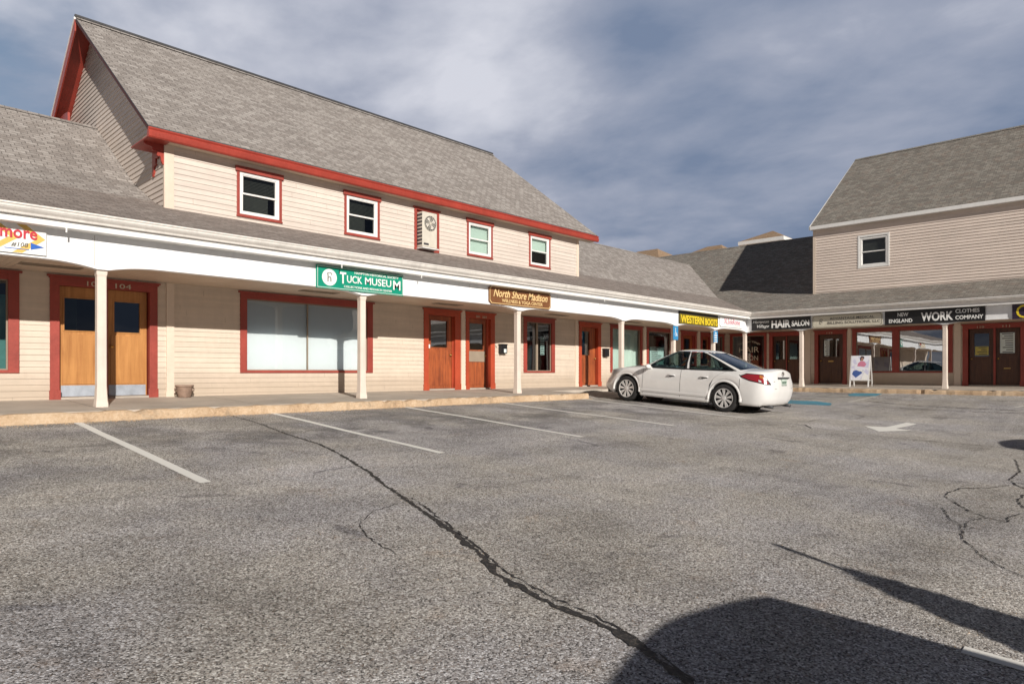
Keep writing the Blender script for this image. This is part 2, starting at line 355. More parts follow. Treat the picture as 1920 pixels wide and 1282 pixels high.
# ------------------------------------------------------------------ mesh builder and object helpers
class MB:
    def __init__(s): s.v = []; s.f = []; s.uv = {}; s.mi = []; s.cur = 0
    def vert(s, p): s.v.append(tuple(p)); return len(s.v)-1
    def face(s, pts, uv=None):
        i = [s.vert(p) for p in pts]; s.f.append(i); s.mi.append(s.cur)
        if uv: s.uv[len(s.f)-1] = uv
        return s
    def box(s, x0, x1, y0, y1, z0, z1, T=None):
        x0, x1 = sorted((x0, x1)); y0, y1 = sorted((y0, y1)); z0, z1 = sorted((z0, z1))
        P = [(x0,y0,z0),(x1,y0,z0),(x1,y1,z0),(x0,y1,z0),(x0,y0,z1),(x1,y0,z1),(x1,y1,z1),(x0,y1,z1)]
        if T: P = [T(*p) for p in P]
        b = len(s.v); s.v += [tuple(p) for p in P]
        for f in ((0,3,2,1),(4,5,6,7),(0,1,5,4),(1,2,6,5),(2,3,7,6),(3,0,4,7)):
            s.f.append([b+k for k in f]); s.mi.append(s.cur)
        return s
    def prism(s, poly, fn, a, b):
        """poly: list of 2-D points; fn(p, t) -> 3-D point; from t=a to t=b"""
        n = len(poly); base = len(s.v)
        for t in (a, b):
            for p in poly: s.v.append(tuple(fn(p, t)))
        s.f.append([base+i for i in range(n)][::-1]); s.mi.append(s.cur)
        s.f.append([base+n+i for i in range(n)]); s.mi.append(s.cur)
        for i in range(n):
            j = (i+1) % n
            s.f.append([base+i, base+j, base+n+j, base+n+i]); s.mi.append(s.cur)
        return s
    def loft(s, rings, closed=True, cap0=False, cap1=False):
        b = len(s.v); n = len(rings[0])
        for r in rings: s.v += [tuple(p) for p in r]
        for k in range(len(rings)-1):
            for i in range(n if closed else n-1):
                j = (i+1) % n
                s.f.append([b+k*n+i, b+k*n+j, b+(k+1)*n+j, b+(k+1)*n+i]); s.mi.append(s.cur)
        if cap0: s.f.append([b+i for i in range(n)][::-1]); s.mi.append(s.cur)
        if cap1: s.f.append([b+(len(rings)-1)*n+i for i in range(n)]); s.mi.append(s.cur)
        return s
    def tube(s, pts, r, seg=8, cap=True):
        pts = [Vector(p) for p in pts]; rings = []
        for i, p in enumerate(pts):
            d = (pts[min(i+1, len(pts)-1)]-pts[max(i-1, 0)]).normalized()
            a = d.cross(Vector((0, 0, 1)))
            if a.length < 1e-3: a = d.cross(Vector((1, 0, 0)))
            a.normalize(); c = d.cross(a).normalized()
            rr = r[i] if isinstance(r, (list, tuple)) else r
            rings.append([p+a*rr*math.cos(2*math.pi*k/seg)+c*rr*math.sin(2*math.pi*k/seg) for k in range(seg)])
        return s.loft(rings, True, cap, cap)
    def lathe(s, prof, org=(0, 0, 0), axis='z', seg=24, cap=True):
        rings = []
        for (r, h) in prof:
            ring = []
            for k in range(seg):
                a = 2*math.pi*k/seg; c, d = r*math.cos(a), r*math.sin(a)
                p = {'z': (c, d, h), 'x': (h, c, d), 'y': (c, h, d)}[axis]
                ring.append((org[0]+p[0], org[1]+p[1], org[2]+p[2]))
            rings.append(ring)
        return s.loft(rings, True, cap and prof[0][0] > 1e-5, cap and prof[-1][0] > 1e-5)
    def build(s, name, mats, parent=None, smooth=False, bevel=0.0, fix=True, merge=False, local=False):
        me = bpy.data.meshes.new(name); me.from_pydata(s.v, [], s.f)
        if not isinstance(mats, (list, tuple)): mats = [mats]
        for m in mats: me.materials.append(m if not isinstance(m, str) else M[m])
        for p, i in zip(me.polygons, s.mi): p.material_index = i; p.use_smooth = smooth
        if s.uv:
            ul = me.uv_layers.new(name='UVMap')
            for fi, uvs in s.uv.items():
                pl = me.polygons[fi]
                for li, uv in zip(pl.loop_indices, uvs): ul.data[li].uv = uv
        if fix or merge:
            bm = bmesh.new(); bm.from_mesh(me)
            if merge: bmesh.ops.remove_doubles(bm, verts=bm.verts, dist=0.0005)
            if fix: bmesh.ops.recalc_face_normals(bm, faces=bm.faces)
            bm.to_mesh(me); bm.free()
        me.update()
        o = bpy.data.objects.new(name, me); COL.objects.link(o)
        if parent is not None: attach(o, parent, local)
        if bevel > 0:
            md = o.modifiers.new('bevel', 'BEVEL'); md.width = bevel; md.segments = 2; md.limit_method = 'ANGLE'
            md.angle_limit = R(40)
        return o

WLOC = {}
def attach(o, parent, local=False):
    o.parent = parent
    if not local and parent.name in WLOC:
        o.matrix_parent_inverse = Matrix.Translation(-Vector(WLOC[parent.name]))
def thing(name, label, cat, loc=(0, 0, 0), group=None):
    o = bpy.data.objects.new(name, None); COL.objects.link(o); o.empty_display_size = 0.3
    o.location = loc; WLOC[o.name] = loc
    o['label'] = label; o['category'] = cat
    if group: o['group'] = group
    return o
def tag(o, label, cat, group=None):
    o['label'] = label; o['category'] = cat
    if group: o['group'] = group
    return o
def structure(o): o['kind'] = 'structure'; return o

def text(body, name, mat, parent, T, w, h, s0, z0, dep=0.006, d=0.0, italic=0.0, bold=0.0, arch=0.0, local=False):
    """letters fitted in a w x h box whose lower left corner is (s0, z0); T(s, d, z) -> world"""
    cu = bpy.data.curves.new(name, 'FONT'); cu.body = body; cu.extrude = 0.02; cu.offset = bold
    cu.shear = italic; cu.resolution_u = 3
    tmp = bpy.data.objects.new('tmp_text', cu); COL.objects.link(tmp)
    dg = bpy.context.evaluated_depsgraph_get(); dg.update()
    me = bpy.data.meshes.new_from_object(tmp.evaluated_get(dg))
    bpy.data.objects.remove(tmp); bpy.data.curves.remove(cu)
    xs = [v.co.x for v in me.vertices]; ys = [v.co.y for v in me.vertices]; zs = [v.co.z for v in me.vertices]
    x0, x1, y0, y1, q0, q1 = min(xs), max(xs), min(ys), max(ys), min(zs), max(zs)
    for v in me.vertices:
        a = (v.co.x-x0)/(x1-x0); b = (v.co.y-y0)/(y1-y0); c = (v.co.z-q0)/max(1e-6, q1-q0)
        v.co = T(s0+a*w, d+c*dep, z0+b*h+arch*(1-(2*a-1)**2))
    me.materials.clear(); me.materials.append(M[mat] if isinstance(mat, str) else mat)
    me.name = name
    o = bpy.data.objects.new(name, me); COL.objects.link(o)
    if parent is not None: attach(o, parent, local)
    return o

# ------------------------------------------------------------------ layout constants (metres; the camera stands at the origin)
YW, YB, YP, YT, YG, YK = 13.7, 11.83, 11.9, 11.6, 11.47, 11.05      # wall, beam face, post axis, trim, gutter lip, kerb
D = 14.22                                                            # X = Y-offset + D on the right-hand wing
XEND, YEND = -9.0, -16.0
GZ = 1.72                                                            # porch soffit
def walkz(y): return -0.575+(y-YK)*0.04
def LF(s, d, z): return (s, YW-d, z)                 # left facade: s = X, d = out of the wall
def RF(s, d, z): return (YW+D-d, s, z)               # right facade: s = Y
def RFt(s, d, z): return (YW+D-d, -s, z)             # the same with s running to the viewer's right
def ground_z(x, y):
    a = YK-y; b = (YK+D)-x
    k = 2.0; h = max(k-abs(a-b), 0)/k
    dd = min(a, b)-h*h*k/4
    if dd <= 0: return -0.71
    if dd > 14: dd = 14+(1-math.exp(-(dd-14)/3.0))*3.0
    return -0.71-0.065*dd

# ------------------------------------------------------------------ ground
def axis_pts():
    xs = [-600, -200, -80, -40, -25, -15, -9]
    x = -7.0
    while x < 32: xs.append(x); x += 0.33
    return xs+[36, 45, 60, 90, 200, 600]
def build_ground():
    xs = axis_pts(); ys = [-600, -200, -80, -40, -25, -18]
    y = -14.0
    while y < 12.6: ys.append(y); y += 0.33
    ys += [14, 18, 25, 40, 80, 200, 600]
    mb = MB()
    nx = len(xs)
    for y in ys:
        for x in xs: mb.v.append((x, y, ground_z(x, y)+ (0.006*math.sin(x*1.3+y*0.7)*math.sin(y*0.9-x*0.4) if -6 < x < 24 and -10 < y < 10 else 0)))
    for j in range(len(ys)-1):
        for i in range(nx-1):
            mb.f.append([j*nx+i, j*nx+i+1, (j+1)*nx+i+1, (j+1)*nx+i]); mb.mi.append(0)
    return structure(mb.build('parking_lot', 'asphalt', smooth=True, fix=False))
def gz(x, y):
    return ground_z(x, y)+(0.006*math.sin(x*1.3+y*0.7)*math.sin(y*0.9-x*0.4) if -6 < x < 24 and -10 < y < 10 else 0)
build_ground()

def ribbon(name, pts, w, mat, lift, wob=0.0, step=0.25, jitter=0.0, seed=1, taper=True, wf=None):
    rnd = random.Random(seed)
    P = []
    for i in range(len(pts)-1):
        a, b = Vector(pts[i]), Vector(pts[i+1]); n = max(1, int((b-a).length/step))
        for k in range(n): P.append(a.lerp(b, k/n))
    P.append(Vector(pts[-1]))
    for i in range(1, len(P)-1):
        P[i] = P[i]+Vector((rnd.uniform(-wob, wob), rnd.uniform(-wob, wob)))
    mb = MB(); L, Rr = [], []
    for i, p in enumerate(P):
        d = (P[min(i+1, len(P)-1)]-P[max(i-1, 0)]).normalized(); nrm = Vector((-d.y, d.x))
        ww = w*(1+rnd.uniform(-jitter, jitter))/2*(wf(p) if wf else 1)
        if taper and (i == 0 or i == len(P)-1): ww *= 0.15
        cc = rnd.uniform(-jitter, jitter)*w*0.25
        for S, sg in ((L, 1), (Rr, -1)):
            q = p+nrm*(ww*sg+cc); S.append((q.x, q.y, gz(q.x, q.y)+lift))
    for i in range(len(P)-1): mb.face([Rr[i], Rr[i+1], L[i+1], L[i]])
    return structure(mb.build(name, mat, fix=False, merge=True))
main = [(4.74,11.02),(4.71,10.0),(4.56,8.86),(4.46,7.69),(4.28,6.89),(4.01,5.94),(3.78,5.33),(3.59,4.75),(3.43,4.25),(3.26,3.73),(3.08,3.26),(2.9,2.92),(2.84,2.64),(2.8,2.36),(2.8,2.11),(2.78,1.96),(2.73,1.77),(2.66,1.59),(2.58,1.41),(2.45,0.8),(2.5,-1)]
ribbon('asphalt_crack', main, 0.047, 'tar', 0.006, 0.012, 0.035, 0.5, 1, False, lambda q: min(1.0, max(0.35, 1.25-0.095*q.y))*(1+0.35*math.sin(q.y*11)*math.sin(q.y*4.3)))
ribbon('asphalt_crack', [(p[0]+0.055+0.02*math.sin(p[1]*3), p[1]) for p in main[7:-2]], 0.012, 'tar', 0.0075, 0.012, 0.04, 0.8, 21)
for sd, (pts, w) in enumerate([
    ([(3.53,4.67),(3.13,4.56),(2.82,4.31),(2.7,4.0),(2.63,3.53)], 0.022),
    ([(13.76,6.25),(14.05,5.35),(13.8,4.68),(13.71,3.39),(13.94,2.68),(14.23,1.87),(14.23,1.08)], 0.045),
    ([(9.85,1.23),(9.32,1.4),(9.07,1.58),(8.68,1.61),(8.3,1.58),(8.01,1.44),(7.69,1.26),(7.54,1.1),(7.46,.95),(7.77,.97),(8.09,.89),(8.42,.76)], 0.03),
    ([(7.64,1.48),(7.19,1.35),(6.92,1.2),(6.49,1.12),(6.14,.97),(5.96,.87),(5.8,.74),(5.72,.65),(5.71,.52)], 0.022),
    ([(6.83,1.17),(7.26,1.19),(7.54,1.1)], 0.02),
    ([(12.67,1.5),(11.26,1.29),(10.34,1.29),(9.96,1.18),(9.8,1.08),(9.66,.87)], 0.035),
    ([(9.56,.96),(9.27,1.02),(8.79,1.03),(8.42,.93),(8.3,.79)], 0.035),
    ([(22.51,6.38),(21.96,5.57),(21.59,4.8),(21.22,2.35)], 0.09),
    ([(20.9,5.71),(20.79,4.62),(20.52,2.27)], 0.07),
    ([(14.47,5.63),(14.96,5.41),(16.04,5.44)], 0.05),
    ([(14.04,5.27),(14.2,5.19),(13.71,4.89)], 0.06),
    ([(16.72,5.25),(16.96,5.03),(17.93,5.14)], 0.04),
    ([(2.9,8.3),(3.4,7.9),(3.6,7.3)], 0.02)]):
    ribbon('asphalt_crack', pts, w*0.42, 'tar', 0.006, 0.014, 0.045, 0.8, 50+sd)
def strip(name, a, b, w, mat, lift=0.005): return ribbon(name, [a, b], w, mat, lift, 0, 0.33, 0.03, 3, False)
for a, b in (((2.565,10.98),(2.50,6.33)), ((5.49,11.0),(5.41,6.4)), ((8.34,11.0),(8.28,6.42)), ((11.1,11.0),(11.18,6.5)), ((14.15,10.98),(14.22,6.5))):
    strip('parking_line', a, b, 0.105, 'white_line')
strip('parking_line', (3.95,0.68), (3.99,-4.3), 0.11, 'white_line')
strip('parking_line', (6.8,-0.6), (6.84,-4.3), 0.11, 'white_line')
for a, b in (((22.07,6.75),(24.11,6.56)), ((23.59,9.04),(24.06,7.39)), ((22.76,8.32),(23.18,7.12)), ((22.1,8.25),(22.62,7.27)),
             ((24.77,6.28),(25.2,6.25)), ((20.4,9.6),(21.3,8.6)), ((21.93,2.62),(22.88,2.3))):
    strip('road_marking', a, b, 0.13, 'faded_line')
def decal(name, poly, mat, lift=0.005):
    """polygon draped on the ground: triangulated and subdivided"""
    bm = bmesh.new(); vs_ = [bm.verts.new((p[0], p[1], 0)) for p in poly]; bm.faces.new(vs_)
    bmesh.ops.triangulate(bm, faces=bm.faces)
    bmesh.ops.subdivide_edges(bm, edges=bm.edges, cuts=4, use_grid_fill=True)
    for v in bm.verts: v.co.z = gz(v.co.x, v.co.y)+lift
    bmesh.ops.recalc_face_normals(bm, faces=bm.faces)
    me = bpy.data.meshes.new(name); bm.to_mesh(me); bm.free(); me.materials.append(M[mat])
    o = bpy.data.objects.new(name, me); COL.objects.link(o); return structure(o)
decal('arrow_marking', [(15.37,4.4),(15.69,4.07),(17.34,4.08),(17.24,3.84),(15.61,3.86),(15.63,3.55),(14.59,3.91)], 'white_line')
decal('road_marking', [(21.38,8.48),(21.76,7.62),(21.35,7.01),(20.47,6.77),(19.9,7.89)], 'blue_marking')
decal('road_marking', [(24.53,7.54),(25.1,7.5),(25.09,6.61),(24.11,6.56),(23.98,7.33)], 'blue_marking')

# pavement and kerb (one L along both wings)
KE = 14.6                                       # the kerb stops here for the dropped stretch by the parked car
def build_pavement():
    mb = MB()
    def slab(x0, x1, y0, y1, left=True):
        if left:
            P = [(x0,y0,walkz(y0)),(x1,y0,walkz(y0)),(x1,y1,walkz(y1)),(x0,y1,walkz(y1))]
        mb.face(P)
    k = YK+0.17
    # left leg, with joints every 2.4 m
    x = XEND
    while x < YW+D-0.01:
        x1 = min(x+2.4, YW+D+0.6)
        y0 = k if x < KE-0.2 else 12.35
        if x < KE-0.2 < x1: x1 = KE-0.1
        yc = y0
        mb.face([(x,yc,walkz(yc)),(x1-0.012,yc,walkz(yc)),(x1-0.012,YW+0.3,walkz(YW+0.3)),(x,YW+0.3,walkz(YW+0.3))])
        mb.face([(x,yc,walkz(yc)),(x,yc,walkz(yc)-0.3),(x1,yc,walkz(yc)-0.3),(x1-0.012,yc,walkz(yc))])
        mb.face([(x1-0.012,yc,walkz(yc)),(x1,yc,walkz(yc)-0.02),(x1,YW+0.3,walkz(YW+0.3)-0.02),(x1-0.012,YW+0.3,walkz(YW+0.3))])
        x = x1
    # right leg
    y = 12.3
    while y > YEND:
        y1 = y-2.4
        a, b = k+D, YW+D+0.3
        mb.face([(a,y1+0.012,walkz(k)),(b,y1+0.012,walkz(YW+.3)),(b,y,walkz(YW+.3)),(a,y,walkz(k))])
        y = y1
    structure(mb.build('pavement', 'concrete', fix=False))
    # kerb: irregular stone edge
    rnd = random.Random(4)
    def kerb(path, nrm):
        mb = MB(); rings = []
        for (x, y) in path:
            e = rnd.uniform(-0.014, 0.016)+(0.03 if rnd.random() < 0.06 else 0); t = rnd.uniform(-0.012, 0.008)-(0.03 if rnd.random() < 0.05 else 0)
            zt = walkz(YK)+0.004+t; zb = -0.9
            prof = [(0.19, zt+0.002), (0.03+e, zt), (0.004+e, zt-0.03), (-0.005+e*0.8, zt-0.1), (-0.012+e, zb)]
            rings.append([(x+nrm[0]*p[0], y+nrm[1]*p[0], p[1]) for p in prof])
        mb.loft(rings, False, False, False)
        mb.face([rings[-1][i] for i in range(5)]+[(rings[-1][0][0], rings[-1][0][1], -0.9)])
        return mb
    xs = [XEND+i*0.12 for i in range(int((KE-XEND)/0.12)+1)]
    structure(kerb([(x, YK) for x in xs], (0, 1)).build('kerb', 'kerb_stone', fix=True, smooth=False))
    ys = [10.2-i*0.12 for i in range(int((10.2-YEND)/0.12)+1)]
    structure(kerb([(YK+D, y) for y in ys], (1, 0)).build('kerb', 'kerb_stone', fix=True, smooth=False))
    # dropped stretch: an asphalt ramp up to the doorstep
    mb = MB(); n = 24
    x0, x1 = KE+0.03, YK+D+0.2
    rows = []
    for j, t in enumerate((0, 0.25, 0.5, 0.75, 1.0)):
        y = YK-0.9+t*(12.36-YK+0.9)
        rows.append([(x0+(x1-x0)*i/n, y, (gz(x0+(x1-x0)*i/n, y) if t == 0 else -0.71-(0.06*(1-t))+0.11*t*t)+0.006) for i in range(n+1)])
    for j in range(4):
        for i in range(n): mb.face([rows[j][i], rows[j][i+1], rows[j+1][i+1], rows[j+1][i]])
    structure(mb.build('asphalt_ramp', 'asphalt', fix=False, merge=True))
build_pavement()
def grit():
    rnd = random.Random(5); m = MB()
    def peb(x, y, r, z):
        q = [(x+r*math.cos(a)*rnd.uniform(.6, 1.1), y+r*math.sin(a)*rnd.uniform(.6, 1.1), z) for a in (0.3, 1.6, 2.9, 4.4, 5.5)]
        t = (x, y, z+r*0.9)
        for i in range(5): m.face([q[i], q[(i+1) % 5], t])
    for k in range(2600):
        x = rnd.uniform(-4, KE); y = YK-0.01-abs(rnd.gauss(0, 0.09)); peb(x, y, rnd.uniform(0.004, 0.013), gz(x, y))
    for k in range(900):
        y = rnd.uniform(-3, 10); x = YK+D-0.01-abs(rnd.gauss(0, 0.12)); peb(x, y, rnd.uniform(0.006, 0.016), gz(x, y))
    for k in range(1500):
        y = rnd.uniform(-0.5, 9.5); x = 2.3+rnd.random()*9; peb(x, y, rnd.uniform(0.002, 0.006), gz(x, y))
    o = m.build('loose_grit', 'kerb_stone', fix=False); o['kind'] = 'stuff'
    o['label'] = 'loose sandy grit and pebbles lying along the foot of the kerb'; o['category'] = 'grit'
grit()

# ------------------------------------------------------------------ clapboard walls
def lap_wall(mb, T, z0, z1, span, openings=(), exp=0.102, butt=0.013, d0=0.0, joints=False):
    jr = random.Random(17)
    """span(z) -> (s0, s1); openings: (s0, s1, z0, z1)"""
    cuts = sorted(set([z0, z1]+[o[2] for o in openings]+[o[3] for o in openings]))
    cuts = [c for c in cuts if z0 <= c <= z1]
    k = 0; z = z0
    rows = []
    while z < z1-1e-6:
        zn = min(z+exp, z1)
        segs = [z]+[c for c in cuts if z+1e-4 < c < zn-1e-4]+[zn]
        for i in range(len(segs)-1): rows.append((segs[i], segs[i+1], z, i == 0))
        z = zn
    for (a, b, zb, first) in rows:
        s0a, s1a = span(a); s0b, s1b = span(b)
        if s1a-s0a < 1e-3 and s1b-s0b < 1e-3: continue
        hole = sorted([(o[0], o[1]) for o in openings if o[2] < (a+b)/2 < o[3]])
        cur = 's'; ivs = []; pos = None
        lo = None
        edges = []
        left = ('L', None)
        for h in hole:
            edges.append((left, ('V', h[0]))); left = ('V', h[1])
        edges.append((left, ('R', None)))
        da = d0+butt*(1-(a-zb)/exp); db = d0+butt*(1-(b-zb)/exp)
        for (l, r) in edges:
            la = s0a if l[0] == 'L' else max(l[1], s0a); lb = s0b if l[0] == 'L' else max(l[1], s0b)
            ra = s1a if r[0] == 'R' else min(r[1], s1a); rb = s1b if r[0] == 'R' else min(r[1], s1b)
            if ra-la < 1e-3 and rb-lb < 1e-3: continue
            ra = max(ra, la); rb = max(rb, lb)
            mb.face([T(la, da, a), T(ra, da, a), T(rb, db, b), T(lb, db, b)])
            if first: mb.face([T(la, d0, a), T(ra, d0, a), T(ra, da, a), T(la, da, a)])
            if joints and first and b-a > exp*0.6:
                s_ = la+jr.uniform(0.2, 3.6)
                while s_ < ra-0.1:
                    mb.cur = 1; w_ = jr.uniform(0.003, 0.006)
                    mb.face([T(s_, da+0.001, a), T(s_+w_, da+0.001, a), T(s_+w_, db+0.001, b), T(s_, db+0.001, b)]); mb.cur = 0
                    s_ += jr.uniform(1.6, 4.2)

WOOD = {}
def frame_boxes(mb, T, s0, s1, z0, z1, w, d0, d1, bottom=True, top=True):
    mb.box(s0, s0+w, d0, d1, z0, z1, T); mb.box(s1-w, s1, d0, d1, z0, z1, T)
    if top: mb.box(s0+w, s1-w, d0, d1-0.002, z1-w, z1, T)
    if bottom: mb.box(s0+w, s1-w, d0, d1-0.002, z0, z0+w, T)

def shop_window(parent, T, s0, s1, z0=-0.01, z1=1.69, cw=0.15, mull=(), mw=0.025, backing=None, glassm='shop_glass', crown=True, extra=None, flat=False):
    mb = MB()
    frame_boxes(mb, T, s0, s1, z0, z1, cw, -0.12, 0.03, bottom=False)
    mb.box(s0+cw, s1-cw, -0.12, 0.028, z0, z0+0.05, T)
    if crown: mb.box(s0-0.04, s1+0.04, 0.0, 0.055, z1-0.03, z1+0.005, T)
    f = mb.build('window', 'red_trim', parent, bevel=0.004)
    a0, a1, b0, b1 = s0+cw, s1-cw, z0+0.05, z1-cw*0.75
    g = MB(); g.face([T(a0, -0.045, b0), T(a1, -0.045, b0), T(a1, -0.045, b1+0.05), T(a0, -0.045, b1+0.05)])
    attach(g.build('pane', glassm, fix=False), f)
    m = MB(); frame_boxes(m, T, a0-0.001, a1+0.001, b0-0.001, z1-cw+0.001, 0.022, -0.06, -0.02)
    for x, wd in mull: m.box(x-wd/2, x+wd/2, -0.07, -0.01, b0, b1, T)
    attach(m.build('mullion', 'vent', None, bevel=0.002), f)
    if backing:
        k = MB()
        n = max(2, int((a1-a0)/0.12)); r_ = random.Random(int(s0*10))
        prev = None
        for i in range(n+1):
            s = a0+0.02+(a1-a0-0.04)*i/n; dd = -0.10-(0.012*math.sin(i*1.7)+r_.uniform(0, 0.008) if not flat else 0.003*math.sin(i*0.9))
            cur = (T(s, dd, b0+0.0), T(s, dd, b1+0.04))
            if prev: k.face([prev[0], cur[0], cur[1], prev[1]])
            prev = cur
        attach(k.build('blind', backing, fix=False, merge=True), f)
    return f

def door_unit(parent, T, s0, s1, leaves, zt=1.68, cl=0.14, cr=0.14, woodm='wood_orange', rec=0.12, numbers=(), kick=False, step=True, panelz=None, num_h=0.085, fm='red_trim'):
    zb = walkz(YW)
    mb = MB()
    mb.box(s0, s0+cl, -rec-0.03, 0.035, zb-0.01, zt-0.165, T)
    mb.box(s1-cr, s1, -rec-0.03, 0.035, zb-0.01, zt-0.165, T)
    mb.box(s0-0.01, s0+cl+0.015, 0.0, 0.05, zb-0.01, zb+0.16, T); mb.box(s1-cr-0.015, s1+0.01, 0.0, 0.05, zb-0.01, zb+0.16, T)
    mb.box(s0, s1, -rec-0.03, 0.033, zt-0.165, zt-0.02, T)
    mb.box(s0-0.045, s1+0.045, -0.01, 0.065, zt-0.022, zt+0.008, T)
    mb.box(s0-0.02, s1+0.02, -0.01, 0.048, zt-0.05, zt-0.022, T)
    for (a, b, *r) in leaves[1:]:
        pass
    prev = s0+cl
    for i, lf in enumerate(leaves):
        a, b = lf['s']
        if a-prev > 0.03: mb.box(prev+0.002, a-0.002, -rec-0.028, -0.02 if i else -0.05, zb-0.01, zt-0.165, T)
        prev = b
    if s1-cr-prev > 0.03: mb.box(prev+0.002, s1-cr-0.001, -rec-0.028, -0.04, zb-0.01, zt-0.165, T)
    fr = mb.build('door_frame', fm, parent, bevel=0.004)
    for (txt, a, w) in numbers:
        attach(text(txt, 'house_number', 'number_metal', None, T if T is LF else RFt, w, num_h, a, zt-0.145, 0.01, 0.036), fr)
    if step:
        k = MB(); k.box(s0+cl, s1-cr, -rec, 0.03, zb-0.01, zb+0.035, T)
        attach(k.build('door_sill', 'concrete', bevel=0.004), fr)
    for lf in leaves:
        a, b = lf['s']; g0, g1, h0, h1 = lf['g']; top = zt-0.168; bot = zb+0.04
        m = MB(); dd = -rec
        m.box(a, g0, dd, dd+0.045, bot, top, T); m.box(g1, b, dd, dd+0.045, bot, top, T)
        m.box(g0, g1, dd, dd+0.044, h1, top, T); m.box(g0, g1, dd, dd+0.044, bot, h0, T)
        # raised plank panel and glass bead
        m.box(a+0.05, b-0.05, dd+0.043, dd+0.056, bot+0.22 if kick else bot+0.08, h0-0.07, T)
        mid = (a+b)/2; m.box(mid-0.012, mid+0.012, dd+0.05, dd+0.062, bot+0.22 if kick else bot+0.08, h0-0.07, T)
        frame_boxes(m, T, g0-0.02, g1+0.02, h0-0.02, h1+0.02, 0.02, dd+0.04, dd+0.058)
        lo = m.build('door', lf.get('wood', woodm), parent, bevel=0.003)
        g = MB(); g.face([T(g0, dd+0.02, h0), T(g1, dd+0.02, h0), T(g1, dd+0.02, h1), T(g0, dd+0.02, h1)])
        attach(g.build('pane', lf.get('glass', 'dark_glass'), fix=False), lo)
        if kick:
            k = MB(); k.box(a+0.02, b-0.02, dd+0.044, dd+0.05, bot+0.005, bot+0.2, T)
            attach(k.build('kick_plate', 'metal_plate'), lo)
        if 'plate' in lf:
            p0, p1, q0, q1 = lf['plate']
            k = MB(); k.box(p0, p1, dd+0.056, dd+0.075, q0, q1, T); attach(k.build('rail_panel', lf.get('platem', 'vent'), bevel=0.003), lo)
        hs = lf.get('h', b-0.07)
        k = MB(); k.lathe([(0.0, 0), (0.026, 0.002), (0.026, 0.01), (0.011, 0.015), (0.011, 0.04), (0.028, 0.05), (0.03, 0.065), (0.0, 0.075)], (0, 0, 0), 'z', 10)
        kv = k.v; k.v = [T(hs+p[0], dd+0.045+p[2], 0.47+p[1]) for p in kv]
        attach(k.build('handle', 'brass', smooth=True), lo)
    return fr

# ------------------------------------------------------------------ LEFT BUILDING
LB = thing('commercial_building', 'long cream clapboard shop building with red trim, steep gabled upper storey and white arcade', 'building', (10.0, YW+4, -0.6))
RB = thing('commercial_building', 'right-hand shop wing with shaded arcade, tan upper storey and one white-framed window', 'building', (YW+D+6, 3.0, -0.6))
Z0W = -0.62

# openings
L_open = [(-0.2, 2.35, -0.01, 1.69), (2.78, 4.50, -0.62, 1.68), (6.10, 9.37, -0.01, 1.69), (10.95, 12.22, -0.62, 1.68), (12.42, 13.54, -0.62, 1.68),
          (14.77, 16.23, -0.01, 1.69), (17.47, 18.68, -0.62, 1.68), (19.24, 21.28, -0.01, 1.69), (21.57, 23.46, -0.01, 1.69),
          (24.10, 25.36, -0.62, 1.68), (25.71, 26.72, -0.62, 1.68), (26.86, 27.86, -0.01, 1.69)]
R_open = [(11.80, 13.44, -0.01, 1.69), (10.28, 11.69, -0.62, 1.68), (8.62, 9.84, -0.62, 1.68), (5.10, 8.42, -0.01, 1.69), (2.98, 4.81, -0.62, 1.68), (-0.6, 2.4, -0.01, 1.69)]
def inset(o): return (o[0]+0.03, o[1]-0.03, o[2] if o[2] < -0.1 else o[2]+0.02, o[3]-0.02)
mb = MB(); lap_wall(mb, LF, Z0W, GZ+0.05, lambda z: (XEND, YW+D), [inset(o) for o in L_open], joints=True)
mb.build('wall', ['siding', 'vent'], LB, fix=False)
mb = MB(); lap_wall(mb, RF, Z0W, GZ+0.05, lambda z: (YEND, YW), [inset(o) for o in R_open])
mb.build('wall', 'siding', RB, fix=False)
# dim rooms behind the glass
def room(parent, T, s0, s1):
    m = MB(); d1 = -3.4
    m.face([T(s0, d1, -0.5), T(s1, d1, -0.5), T(s1, d1, 2.2), T(s0, d1, 2.2)])
    m.face([T(s0, -0.2, -0.45), T(s1, -0.2, -0.45), T(s1, d1, -0.45), T(s0, d1, -0.45)])
    m.face([T(s0, -0.2, 2.1), T(s1, -0.2, 2.1), T(s1, d1, 2.1), T(s0, d1, 2.1)])
    s = s0
    while s <= s1+0.01:
        m.face([T(s, -0.2, -0.5), T(s, d1, -0.5), T(s, d1, 2.2), T(s, -0.2, 2.2)]); s += (s1-s0)/6
    m.build('interior', 'interior_grey', parent, fix=False)
room(LB, LF, XEND+0.1, 27.5); room(RB, RF, YEND+0.1, 13.0)

# cream pilasters
def pilaster(parent, T, s0, s1):
    m = MB(); m.box(s0, s1, 0.0, 0.034, Z0W, GZ, T); m.box(s0-0.012, s1+0.012, 0.0, 0.042, Z0W, walkz(YW)+0.1, T)
    m.build('pilaster', 'cream_trim', parent, bevel=0.004)
for a, b in ((4.66, 4.80), (12.245, 12.395), (17.26, 17.42), (21.33, 21.52), (25.44, 25.66)): pilaster(LB, LF, a, b)
for a, b in ((10.0, 10.2), (8.45, 8.59), (4.86, 5.06), (-0.95, -0.75)): pilaster(RB, RF, a, b)

